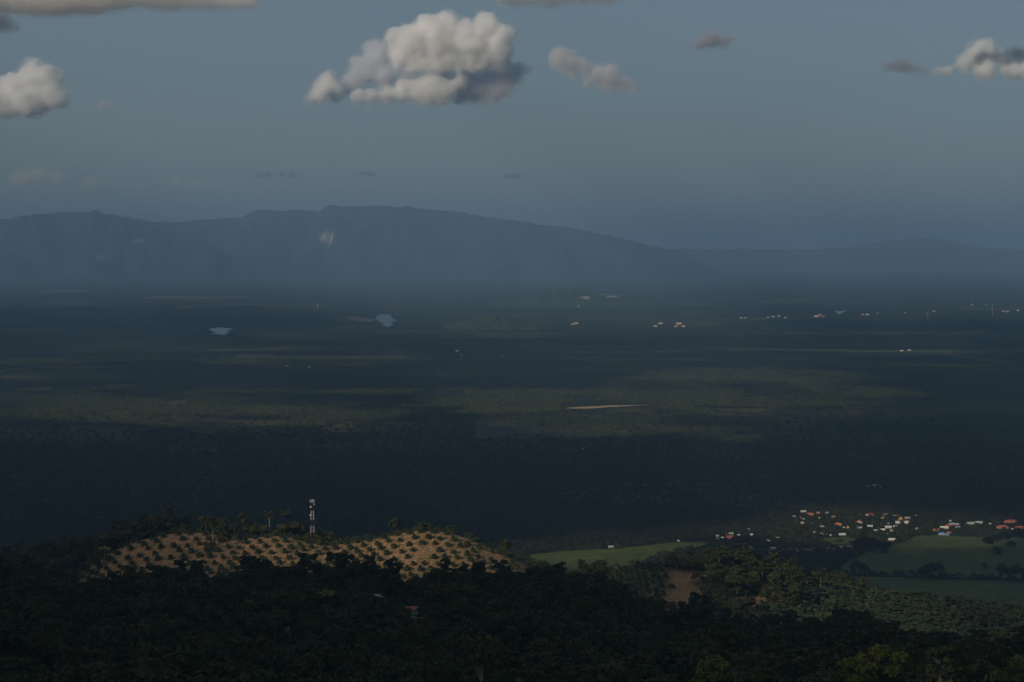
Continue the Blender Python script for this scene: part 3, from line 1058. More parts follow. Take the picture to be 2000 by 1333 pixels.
# px, py of the foot, width in px, roof, wall, style, wall height, label
VILLAGE = [
    (1569, 1001, 12, 'cream', 'white', 'gable', 2.6, 'cream-roofed house at the upper corner of the village'),
    (1583, 1007, 14, 'orange', 'grey', 'shed', 2.4, 'long low house with orange roof under the cream-roofed house'),
    (1598, 1003, 7, 'orange', 'pale', 'gable', 2.6, 'small house with salmon-orange roof at the upper village edge'),
    (1615, 1003, 6, 'green', 'grey', 'gable', 2.4, 'tiny hut with grey-green roof at the upper village edge'),
    (1628, 1011, 9, 'brown', 'grey', 'gable', 2.5, 'dull brown-roofed house half hidden in trees'),
    (1637, 1026, 17, 'orange', 'pink', 'hip', 2.8, 'house with the brightest orange roof in the village'),
    (1656, 1032, 6, 'brown', 'ochre', 'front', 4.5, 'narrow ochre house front beside the bright orange roof'),
    (1648, 1032, 4, 'white', 'white', 'gable', 2.2, 'tiny white shed squeezed between orange roof and ochre front'),
    (1603, 1027, 6, 'darkred', 'pink', 'gable', 2.6, 'dark red hut behind a grey roof, low end of the village'),
    (1606, 1031, 8, 'grey', 'grey', 'shed', 2.3, 'grey tin roof leaning in front of the dark red hut'),
    (1678, 1022, 16, 'red', 'pale', 'front', 3.2, 'house with wide crimson gable roof in the village middle'),
    (1700, 1007, 17, 'darkred', 'pink', 'hip', 3.0, 'dark red hipped house at the top of the village'),
    (1693, 1008, 5, 'white', 'white', 'gable', 2.5, 'white annex by the dark red hipped house'),
    (1678, 1033, 13, 'grey', 'pale', 'gable', 2.3, 'pale grey long roof below the crimson gable'),
    (1699, 1030, 13, 'white', 'grey', 'gable', 2.4, 'white roof just above the small white flat roof'),
    (1710, 1037, 8, 'white', 'white', 'flat', 2.6, 'small white flat-roofed box house in the village middle'),
    (1724, 1037, 11, 'cream', 'white', 'gable', 3.0, 'cream roof in the white cluster, nearest of the cluster'),
    (1735, 1032, 15, 'white', 'white', 'gable', 2.8, 'widest white roof in the white cluster of the village'),
    (1749, 1031, 10, 'white', 'pale', 'shed', 2.4, 'thin white shed roof at the end of the white cluster'),
    (1741, 1038, 6, 'grey', 'white', 'gable', 2.6, 'small grey-roofed house at the foot of the white cluster'),
    (1759, 1016, 10, 'rust', 'ochre', 'front', 6.0, 'two-storey ochre house with rust roof above the long white shed'),
    (1772, 1014, 11, 'grey', 'pink', 'gable', 3.0, 'grey-roofed house next to the two-storey ochre house'),
    (1761, 1023, 29, 'white', 'white', 'gable', 2.6, 'longest white shed of the village, under the ochre house'),
    (1773, 1020, 7, 'rust', 'pink', 'gable', 3.2, 'small rust-roofed hut behind the long white shed'),
    (1723, 1013, 7, 'yellow', 'ochre', 'gable', 2.8, 'small yellow-ochre hut alone among trees'),
    (1645, 1046, 15, 'white', 'white', 'gable', 2.4, 'bright white roof alone at the lower village edge by the green plot'),
    (1622, 1047, 4, 'white', 'white', 'gable', 2.2, 'tiny white shed at the corner of the green plot'),
    (1742, 1056, 15, 'white', 'pale', 'gable', 2.6, 'bright white roof beside the dark tree clump and big field'),
    (1732, 1059, 6, 'tan', 'ochre', 'gable', 2.6, 'small tan hut next to the bright white roof by the field'),
    (1551, 1010, 6, 'grey', 'grey', 'gable', 2.3, 'small grey roof outside the upper village corner'),
    (1791, 1034, 7, 'darkred', 'white', 'front', 3.0, 'white house front with red gable between village halves'),
    (1570, 1044, 7, 'darkred', 'grey', 'gable', 2.5, 'faint dark red roof in the shade below the village'),
    (1828, 1037, 12, 'orange', 'grey', 'gable', 2.5, 'orange roof close to the blue-roofed house'),
    (1844, 1033, 18, 'cream', 'white', 'gable', 2.6, 'cream roof right behind the blue-roofed house'),
    (1852, 1029, 11, 'red', 'pink', 'gable', 3.2, 'red roof peeking over the cream roof'),
    (1840, 1045, 17, 'blue', 'white', 'hip', 3.0, 'vivid blue-roofed house at the top of the big green field'),
    (1853, 1042, 9, 'red', 'pale', 'gable', 3.0, 'small red-roofed house against the blue-roofed house'),
    (1851, 1046, 6, 'blue', 'white', 'shed', 2.3, 'small light blue lean-to beside the blue-roofed house'),
    (1859, 1026, 14, 'grey', 'pale', 'gable', 2.6, 'grey roof behind the red and cream roofs'),
    (1870, 1026, 9, 'white', 'white', 'gable', 2.3, 'thin white roof beside the grey one past the blue house'),
    (1871, 1033, 10, 'white', 'grey', 'shed', 2.2, 'thin white shed roof in the trees past the blue house'),
    (1896, 1025, 19, 'green', 'grey', 'gable', 2.8, 'long pale grey-green roof along the tree belt'),
    (1912, 1023, 16, 'grey', 'grey', 'gable', 2.8, 'long dull grey roof at the end of the tree belt'),
    (1934, 1025, 5, 'white', 'white', 'gable', 2.4, 'little white hut between grey roofs and brick-red roofs'),
    (1974, 1021, 30, 'brick', 'pink', 'hip', 3.0, 'far brick-red hipped hall behind the other brick-red roofs'),
    (1958, 1032, 27, 'brick', 'pink', 'hip', 3.4, 'largest brick-red hipped hall at the village end'),
    (1993, 1033, 24, 'brick', 'pink', 'hip', 3.2, 'brick-red hipped hall cut by the photo edge'),
    (1977, 1035, 6, 'green', 'pale', 'gable', 2.5, 'small pale green hut between two brick-red halls'),
    (1821, 1013, 4, 'white', 'white', 'gable', 2.4, 'lone tiny white hut in dark woods above the orange roof'),
    (1856, 1019, 4, 'white', 'white', 'gable', 2.6, 'lone tiny white hut in dark woods above the grey roof'),
    (1401, 1048, 7, 'grey', 'white', 'gable', 2.4, 'pale roof at the near end of the shaded hamlet'),
    (1402, 1054, 6, 'white', 'grey', 'gable', 2.4, 'little white roof under the first roof of the shaded hamlet'),
    (1415, 1045, 9, 'rust', 'pink', 'gable', 2.6, 'pinkish rust roof at the back of the shaded hamlet'),
    (1428, 1044, 10, 'green', 'grey', 'gable', 2.5, 'pale green roof at the back of the shaded hamlet'),
    (1427, 1052, 20, 'brick', 'pink', 'gable', 2.8, 'widest pinkish-red roof in the shaded hamlet'),
    (1411, 1052, 6, 'cream', 'pale', 'gable', 2.6, 'cream hut touching the wide pinkish roof of the hamlet'),
    (1443, 1047, 6, 'white', 'white', 'gable', 2.3, 'small white hut standing clear of the hamlet'),
    (1468, 1046, 6, 'white', 'white', 'gable', 2.6, 'small white hut farther along the dark road from the hamlet'),
    (1463, 1035, 4, 'grey', 'grey', 'gable', 2.3, 'tiny grey hut deep in the dark woods above the hamlet'),
    (1520, 1053, 10, 'white', 'white', 'gable', 2.5, 'white roof between the hamlet and the green plot'),
    (1500, 1058, 8, 'white', 'grey', 'gable', 2.2, 'low white roof below its neighbour between hamlet and plot'),
    (1509, 1055, 6, 'tan', 'pale', 'gable', 2.3, 'tan hut between the two white roofs past the hamlet'),
    (1467, 1072, 10, 'rust', 'pale', 'front', 2.8, 'rust and cream house at the edge of the brown strip'),
    (1510, 1073, 12, 'grey', 'grey', 'gable', 2.4, 'long grey shed at the edge of the brown strip'),
    (1193, 1070, 12, 'grey', 'pale', 'gable', 2.3, 'pale shed at the far edge of the bright cane field'),
    (1325, 1058, 5, 'white', 'white', 'gable', 2.3, 'tiny white shed at the far corner of the bright cane field'),
]
HRECT = []
HOUSES = []
for px, py, wp, rf, wl, st, wh, lab in VILLAGE:
    p0 = on_plain(px, py)
    m = p0.y / F
    wid = wp * m * 0.80
    dep = max(3.0, min(11.0, wid * (0.75 if st != 'front' else 1.0)))
    nm = 'shed' if 'shed' in lab.split(' ')[:4] or 'lean-to' in lab else ('hut' if ' hut' in lab else 'house')
    if 'hall' in lab: nm = 'hall'
    zb_ = 1.2 if inside(FIELD2, px, py) else 0.0
    house(p0 + Vector((0, 0, zb_)), wid, dep, wh * 0.72, rf, wl, st, lab, nm, nm, rz=random.uniform(-0.25, 0.25) if wp < 20 else random.uniform(-0.08, 0.08), pitch=0.55)
    HRECT.append((px - wp / 2 - 1.0, px + wp / 2 + 1.0, py - wh * 1.15 / m - dep * 0.25 / m - 2.0, py, p0.y))

rv = random.Random(5)
nh = 0
while nh < 24:
    px, py = rv.uniform(1560, 1800), rv.uniform(1003, 1046)
    if any(abs(px - v[0]) < v[2] * 0.5 + 5 and abs(py - v[1]) < 5 for v in VILLAGE) or (px > 1740 and py > 1040): continue
    p0 = on_plain(px, py); m = p0.y / F; wp = rv.uniform(3.5, 7)
    rf = rv.choice(['rust', 'tan', 'brown', 'grey', 'orange', 'cream', 'darkred'])
    house(p0, wp * m, wp * m * 0.8, 1.9, rf, rv.choice(['grey', 'pale', 'ochre']), 'gable', 'tiny ' + {'darkred': 'dark red'}.get(rf, rf) + '-roofed hut half hidden between trees of the village', 'hut', 'hut',
          rz=rv.uniform(-0.5, 0.5), detail=False, group='tiny half-hidden huts of the village', pitch=0.5)
    nh += 1
for (px, py, wp), rf, wl, st, lab in zip(FOREST_HOUSES,
        ['white', 'white', 'grey', 'brick', 'red', 'white', 'white', 'white'],
        ['grey', 'grey', 'white', 'grey', 'grey', 'grey', 'grey', 'white'],
        ['gable', 'shed', 'gable', 'gable', 'hip', 'gable', 'gable', 'shed'],
        ['white-roofed house in the dark forest above the faded red roof', 'white lean-to roof just below the white-roofed house in the forest',
         'pale house glinting in the forest below the brown palm slope', 'faded red long roof in the dark forest',
         'dark red hipped roof alone in the dark forest', 'small pale roof low in the dark forest', 'tiny pale roof high in the dark forest under the orange hill',
         'tiny pale shed low in the dark forest under the pale yellowish tree']):
    d = HOUSE_D[(px, py)]
    m = d / F
    nm = 'shed' if 'shed' in lab else ('lean_to' if 'lean-to' in lab else 'house')
    house(hill_pt(px, d, 0.9), wp * m, max(3.0, wp * m * 0.6), 2.0, rf, wl, st, lab, nm, 'shed' if nm != 'house' else 'house', rz=random.uniform(-0.2, 0.2), pitch=0.6)

# far, tiny buildings on the plain
FAR = [(489, 708, 5, 'red', 'pink', 'small reddish house in the lit strip of the mid plain'), (497, 709, 5, 'white', 'white', 'small white house beside the reddish one in the mid plain'),
       (520, 711, 4, 'white', 'white', 'tiny white hut past the pair of houses in the mid plain'), (560, 716, 5, 'tan', 'pale', 'tan hut below the lit strip of the mid plain'),
       (604, 718, 5, 'white', 'pale', 'pale hut farthest along the lit strip of the mid plain'),
       (893, 687, 6, 'white', 'white', 'faint white shed in the dark band below the knoll'), (901, 696, 4, 'white', 'white', 'tiny white hut under the faint white shed'),
       (982, 697, 4, 'white', 'white', 'tiny white hut alone in the dark band below the knoll'),
       (1125, 634, 9, 'tan', 'ochre', 'tan building beside the wooded knoll'), (1118, 635, 5, 'white', 'pale', 'pale hut touching the tan building beside the knoll'),
       (1280, 639, 7, 'tan', 'pale', 'tan building at the low end of the pale dirt track'), (1290, 634, 8, 'cream', 'pale', 'cream long roof along the pale dirt track'),
       (1326, 635, 10, 'cream', 'ochre', 'largest cream building of the far ochre cluster'), (1320, 639, 6, 'tan', 'ochre', 'tan hut in front of the far ochre cluster'),
       (1335, 639, 6, 'white', 'white', 'white hut at the end of the far ochre cluster'),
       (1448, 622, 5, 'grey', 'white', 'faint grey house west of the far row of houses'), (1456, 622, 4, 'white', 'white', 'faint white house west of the far row of houses'),
       (1500, 621, 5, 'red', 'white', 'red-roofed house starting the far row of houses'), (1510, 620, 5, 'white', 'white', 'white house second in the far row'),
       (1521, 619, 5, 'white', 'pink', 'pinkish house in the middle of the far row'), (1534, 622, 5, 'grey', 'white', 'grey-roofed house at the end of the far row'),
       (1594, 620, 8, 'white', 'white', 'white long house near the thin far pond'), (1602, 617, 7, 'brick', 'pink', 'brick house tallest of the group near the thin far pond'),
       (1608, 619, 5, 'darkred', 'white', 'dark red roof on the pond side of the far group'),
       (1685, 616, 6, 'brick', 'pink', 'brick-red house past the thin far pond'), (1694, 616, 6, 'white', 'white', 'white house past the thin far pond'),
       (1714, 613, 3, 'white', 'white', 'tiny white speck of a house past the pond pair'),
       (1768, 612, 3, 'white', 'white', 'tiny pale house midway to the far mast'), (1824, 609, 5, 'grey', 'white', 'pale grey house before the far mast'),
       (1898, 596, 4, 'white', 'white', 'white house high on the rise near the far mast'), (1926, 597, 4, 'white', 'pink', 'pinkish house high on the rise near the far mast'),
       (1952, 603, 4, 'white', 'white', 'white house just past the far mast'), (1960, 609, 6, 'brick', 'white', 'brick and white house past the far mast'),
       (1968, 610, 5, 'white', 'white', 'white house following the brick and white one past the mast'), (1988, 608, 5, 'cream', 'white', 'cream house last before the photo edge'),
       (1761, 687, 6, 'white', 'white', 'white shed on the thin bright green strip'), (1776, 686, 6, 'white', 'white', 'second white shed on the thin bright green strip, farther along it'),
       (1695, 952, 6, 'grey', 'grey', 'dull grey hut in the dark woods above the village'), (1708, 950, 6, 'grey', 'pale', 'dull pale hut in the dark woods above the village'),
       (1718, 954, 6, 'white', 'grey', 'dull white hut in the dark woods above the village'),
       (1138, 878, 5, 'pink' if False else 'rust', 'pink', 'lone faint rust hut under the drifting smoke'),
       (765, 750, 4, 'white', 'white', 'tiny white hut in the dark woods between lit patches')]
for px, py, wp, rf, wl, lab in FAR:
    p0 = on_plain(px, py)
    m = p0.y / F
    wid = wp * m
    nm = 'shed' if ' shed ' in lab + ' ' else ('hut' if ' hut' in lab else ('building' if 'building' in lab else 'house'))
    house(p0, wid, wid * 0.7, max(2.6, min(wid * 0.28, 9)), rf, wl, 'gable', lab, nm, nm, rz=random.uniform(-0.2, 0.2), detail=False, pitch=0.5)
    HRECT.append((px - wp / 2 - 1, px + wp / 2 + 1, py - 8, py, p0.y))
j_ = int(np.argmin(np.abs(RPX - 722))); ln_ = H + float(slopes(722, 507)[1]) * RD
i_ = int(np.nonzero(rZ[:, j_] >= ln_)[0][0])
p0 = at(722, 507, float(RD[i_])) + Vector((0, 0, -10))
house(p0, 13 * p0.y / F, 80, 36, 'white', 'white', 'flat', 'long white building at the foot of the blue mountains', 'factory', 'building', detail=False)

# ------------------------------------------------------------------ lattice tower on the planted hill and far masts
M_WHITE = simple_mat('white_paint', (0.62, 0.62, 0.62), 0.05, 1, 0.4, 0.4)
M_RED = simple_mat('red_paint', (0.075, 0.03, 0.028), 0.15, 1, 0.45, 0.35)
M_GREY = simple_mat('grey_metal', (0.42, 0.44, 0.46), 0.1, 1, 0.4, 0.4)
TD = 1968.0
tb = hill_pt(610, TD)
mpp = TD / F
t_root = empty('lattice_tower', tb, 0.2)
tag(t_root, 'red and white lattice radio tower with antennas on the orange hill crest', 'tower')
ztop = float(at(610, 979, TD).z) - tb.z


def tw(z):
    return 1.55 - 0.75 * min(1, max(0, z / ztop))


def zpix(y): return float(at(610, y, TD).z) - tb.z


bounds = [(-1.0, zpix(1041), M_RED), (zpix(1041), zpix(1027.5), M_WHITE), (zpix(1027.5), zpix(1016), M_RED), (zpix(1016), zpix(998), M_WHITE), (zpix(998), ztop, M_RED)]
for za, zb_, mt in bounds:
    V, Fc = [], []
    th = 0.08
    cs = [(-1, -1), (1, -1), (1, 1), (-1, 1)]
    for cx, cy_ in cs:
        tube(V, Fc, Vector((cx * tw(za), cy_ * tw(za), za)), Vector((cx * tw(zb_), cy_ * tw(zb_), zb_ - 0.003)), th, th, 6)
    nb = max(2, int(round((zb_ - za) / 2.4)))
    for i in range(nb):
        z0 = za + (zb_ - za) * i / nb; z1 = za + (zb_ - za) * (i + 1) / nb
        for q in range(4):
            a, b = cs[q], cs[(q + 1) % 4]
            if i % 2: a, b = b, a
            tube(V, Fc, Vector((a[0] * tw(z0), a[1] * tw(z0), z0)), Vector((b[0] * tw(z1), b[1] * tw(z1), z1)), 0.035, 0.035, 4)
    mesh_obj('mast_section', V, Fc, mt, t_root)
for i in range(6):
    a = i * math.pi / 3 + 0.3
    V, Fc = [], []
    box(V, Fc, -0.24, 0.24, -0.16, 0.16, 0, 2.5)
    o = mesh_obj('antenna_panel', V, Fc, M_GREY, t_root)
    o.location = (math.cos(a) * 1.75, math.sin(a) * 1.75, ztop - 1.3); o.rotation_euler = (0, 0, a + math.pi / 2)
V, Fc = [], []
box(V, Fc, -1.6, 1.6, -1.6, 1.6, ztop - 0.2, ztop); tube(V, Fc, Vector((0, 0, ztop)), Vector((0, 0, ztop + 2.4)), 0.07, 0.04)
mesh_obj('top_platform', V, Fc, M_GREY, t_root)
for z, sx, rr in ((zpix(990), -1.5, 0.75), (zpix(1006), -1.7, 0.7), (zpix(985), 1.3, 0.5)):
    V, Fc = [], []
    tube(V, Fc, Vector((0, 0.35, 0)), Vector((0, 0, 0)), rr * 0.4, rr, 14)
    tube(V, Fc, Vector((0, 0, 0)), Vector((0, -0.12, 0)), rr, rr * 0.96, 14)
    o = mesh_obj('dish', V, Fc, M_WHITE, t_root); o.location = (sx, -1.1, z)

for px, py, top, lab in ((620, 606, 596, 'white slender water tower far out in the plain before the larger lake'), (1130, 603, 597, 'tiny white water tower below the quarry hill')):
    p0 = on_plain(px, py); m = p0.y / F
    r_ = empty('water_tower', p0); tag(r_, lab, 'water tower')
    hh = (py - top) * m
    V, Fc = [], []
    for cx, cy_ in ((-1, -1), (1, -1), (1, 1), (-1, 1)):
        tube(V, Fc, Vector((cx * 2.4, cy_ * 2.4, -1)), Vector((cx * 1.8, cy_ * 1.8, hh * 0.62)), 0.7, 0.6)
    mesh_obj('leg_frame', V, Fc, M_WHITE, r_)
    V, Fc = [], []
    tube(V, Fc, Vector((0, 0, hh * 0.62)), Vector((0, 0, hh * 0.9)), 4.0, 4.2, 12); tube(V, Fc, Vector((0, 0, hh * 0.9 + 0.01)), Vector((0, 0, hh)), 4.3, 0.5, 12)
    mesh_obj('tank', V, Fc, M_WHITE, r_)
for px, py, top, lab in ((1938, 618, 594, 'tall thin far mast among the houses at the edge of the plain'), (1812, 622, 609, 'short thin far mast before the dark cloud shadow'),
                         (1231, 546, 533, 'faint thin mast on the hazy plain past the quarry hill')):
    p0 = on_plain(px, py); m = p0.y / F
    hh = (py - top) * m
    r_ = empty('radio_mast', p0); tag(r_, lab, 'mast')
    V, Fc = [], []
    for cx, cy_ in ((-1, -1), (1, -1), (0, 1.2)):
        tube(V, Fc, Vector((cx * 2.0, cy_ * 2.0, -1)), Vector((cx * 0.8, cy_ * 0.8, hh)), 0.55, 0.5)
    for i in range(10):
        z = hh * i / 10
        tube(V, Fc, Vector((-1.8, -1.8, z)), Vector((1.8, -1.8, z + hh / 10)), 0.3, 0.3, 4)
    mesh_obj('mast_frame', V, Fc, M_GREY, r_)
    V, Fc = [], []
    for i in range(3):
        box(V, Fc, -2.2 + i * 1.6, -1.2 + i * 1.6, -0.6, 0.6, hh, hh + 3)
    mesh_obj('antenna_panel', V, Fc, M_GREY, r_)

# ------------------------------------------------------------------ trees of the village, the fields and the near plain
def blocked(px, py, d, hpx, wpx):
    hpx -= 2.5
    for x0, x1, y0, y1, hd_ in HRECT:
        if px + wpx > x0 and px - wpx < x1 and py > y0 + 0 and py - hpx < y1 and d < hd_ + 6:
            return True
    return False


clump = [(1676, 1078, 'round', 1.15, 'dark tree at the near end of the clump in the big green field'), (1690, 1079, 'round', 1.3, 'largest dark tree of the clump in the big green field'),
         (1704, 1080, 'round2', 1.4, 'dark tree in the middle of the clump in the big green field'), (1716, 1081, 'round', 1.15, 'dark tree closing the clump in the big green field'),
         (1733, 1082, 'round2', 1.2, 'dark single tree just past the clump, below the bright white roof'), (1727, 1083, 'bush', 1.1, 'dark bush wedged between the clump and the single tree'),
         (1672, 1124, 'round', 1.1, 'dark tree of the pair on the boundary between green field and shaded field'), (1686, 1125, 'round2', 1.2, 'second dark tree of the pair on the field boundary'),
         (1700, 1126, 'bush', 1.0, 'dark low bush at the side of the pair on the field boundary'),
         (1806, 1131, 'bush', 1.6, 'dark bush at the edge of the round grove between the fields'), (1818, 1131, 'round', 1.35, 'dark tree forming the peak of the round grove between the fields'),
         (1832, 1131, 'round2', 1.45, 'dark tree in the round grove between the fields'), (1845, 1132, 'bush2', 1.5, 'dark bush at the far edge of the round grove between the fields'),
         (1925, 1133, 'tall', 0.9, 'thin upright dark tree standing before the last grove'), (1958, 1136, 'round', 1.3, 'dark tree starting the last grove by the photo edge'),
         (1972, 1136, 'round2', 1.4, 'dark tree inside the last grove by the photo edge'), (1988, 1137, 'round', 1.3, 'dark tree ending the last grove by the photo edge'),
         (1930, 1076, 'round', 1.2, 'dark tree starting the belt that climbs from field to brick-red halls'), (1945, 1070, 'round2', 1.2, 'dark tree second in the belt climbing to the brick-red halls'),
         (1962, 1066, 'round', 1.25, 'dark tree in the belt directly below the largest brick-red hall'), (1985, 1062, 'round', 1.2, 'dark tree topping the belt below the brick-red halls'),
         (1975, 1080, 'round2', 1.2, 'dark tree at the broad side of the belt below the brick-red halls'), (1950, 1085, 'bush', 1.2, 'dark bush at the tail of the belt below the brick-red halls'),
         (1150, 1116, 'round', 0.62, 'round dark tree in front of the bright cane field'), (1142, 1117, 'tall', 0.7, 'upright dark tree in front of the bright cane field'),
         (1166, 1117, 'round2', 0.6, 'small round tree beside the round one before the cane field'), (1042, 1092, 'tall', 0.55, 'thin tree at the near tip of the bright cane field')]
for px, py, ky, s, lab in clump:
    p0 = on_plain(px, py)
    plant(ky, p0, s * (1.45 if py > 1060 and px > 1600 else 0.9), lab, 'tree')

vt = 0
tries = 0
VIL_LAB = {'round': 'round dark green tree among the village houses', 'round2': 'smaller round tree among the village houses',
           'tall': 'tall thin tree among the village houses', 'coco': 'tall palm among the village houses', 'bush': 'low bushy tree among the village houses'}
while vt < 100 and tries < 6000:
    tries += 1
    px = random.uniform(1545, 1960); py = random.uniform(1003, 1055)
    if px > 1790 and py > 1045: continue
    ky = random.choice(['round', 'round2', 'round2', 'tall', 'coco', 'bush', 'bush'])
    s = random.uniform(0.45, 0.75) if ky != 'coco' else random.uniform(0.8, 1.0)
    p0 = on_plain(px, py); m = p0.y / F
    if blocked(px, py, p0.y, 15 * s / m * 0.9, 4.5 * s / m) and random.random() < 0.75: continue
    if any(inside(f, px, py) for f in FIELDS): continue
    plant(ky, p0, s, VIL_LAB[ky], 'tree', VIL_LAB[ky].split(' among')[0] + 's of the village'); vt += 1
plant('round', on_plain(1986, 699), 1.5, 'lone dark round tree far out on the plain near the photo edge', 'tree')

# woods of the near plain: nobody could count them
ND = []
y = 3450.0
while y < 8200:
    step = 9.0 * (1 + (y - 3450) / 2600)
    xs = np.arange(-0.225 * y, 0.225 * y, step)
    ND.append(np.stack([xs + rng.uniform(-step * .45, step * .45, len(xs)), y + rng.uniform(-step * .45, step * .45, len(xs))], 1))
    y += step
ND = np.concatenate(ND)
qx, qy = to_pixel(ND[:, 0], ND[:, 1], 0 * ND[:, 0])
ok = rng.random(len(ND)) > smooth(4700, 8200, ND[:, 1])
for f in FIELDS: ok &= ~inside(f, qx, qy)
ok &= ~(inside(FIELD6, qx, qy) & (rng.random(len(ND)) > 0.1))
vz = (qx > 1550) & (qx < 2010) & (qy > 998) & (qy < 1056)
ok &= ~(vz & (rng.random(len(ND)) > 0.7))
for x0, x1, y0, y1, hd_ in HRECT:
    hp = 7 * F / ND[:, 1] - 2.0
    ok &= ~((qx + 4 > x0) & (qx - 4 < x1) & (qy > y0) & (qy - hp < y1) & (ND[:, 1] < hd_ + 6))
PK = ['round', 'round2', 'bush', 'bush2', 'palm2']
ND = ND[ok]
NP = np.concatenate([ND, np.zeros((len(ND), 1))], 1)
scatter('plantation_woods', NP, rng.choice(5, len(NP), p=[.13, .17, .2, .2, .3]), rng.uniform(0.5, 0.85, len(NP)) * np.where(NP[:, 1] > 5200, 1.25, 1.0), PK,
        'dense dark plantations and woods covering the near plain')

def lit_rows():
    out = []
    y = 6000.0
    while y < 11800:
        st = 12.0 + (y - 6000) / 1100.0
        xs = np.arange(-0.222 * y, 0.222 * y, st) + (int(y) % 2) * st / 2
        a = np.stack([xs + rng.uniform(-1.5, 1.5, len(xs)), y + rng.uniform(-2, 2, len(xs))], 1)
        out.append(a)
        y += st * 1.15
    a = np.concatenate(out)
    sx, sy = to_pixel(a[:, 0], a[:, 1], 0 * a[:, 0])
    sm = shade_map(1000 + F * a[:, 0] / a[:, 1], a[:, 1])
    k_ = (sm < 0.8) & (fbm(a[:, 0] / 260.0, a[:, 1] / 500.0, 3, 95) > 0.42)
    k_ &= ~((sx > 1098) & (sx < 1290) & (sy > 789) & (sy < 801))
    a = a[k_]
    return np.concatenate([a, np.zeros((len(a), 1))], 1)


for ky, (root, used) in PROTO.items():
    if not used:
        plant(ky, on_plain(random.uniform(1600, 1700), 1012), 0.6, {'brightened': 'young oil palm, sunlight painted into its fronds, at the upper back of the village', 'palm2': 'dark oil palm at the upper back of the village'}.get(ky, ky + ' tree at the upper back of the village'), 'tree')


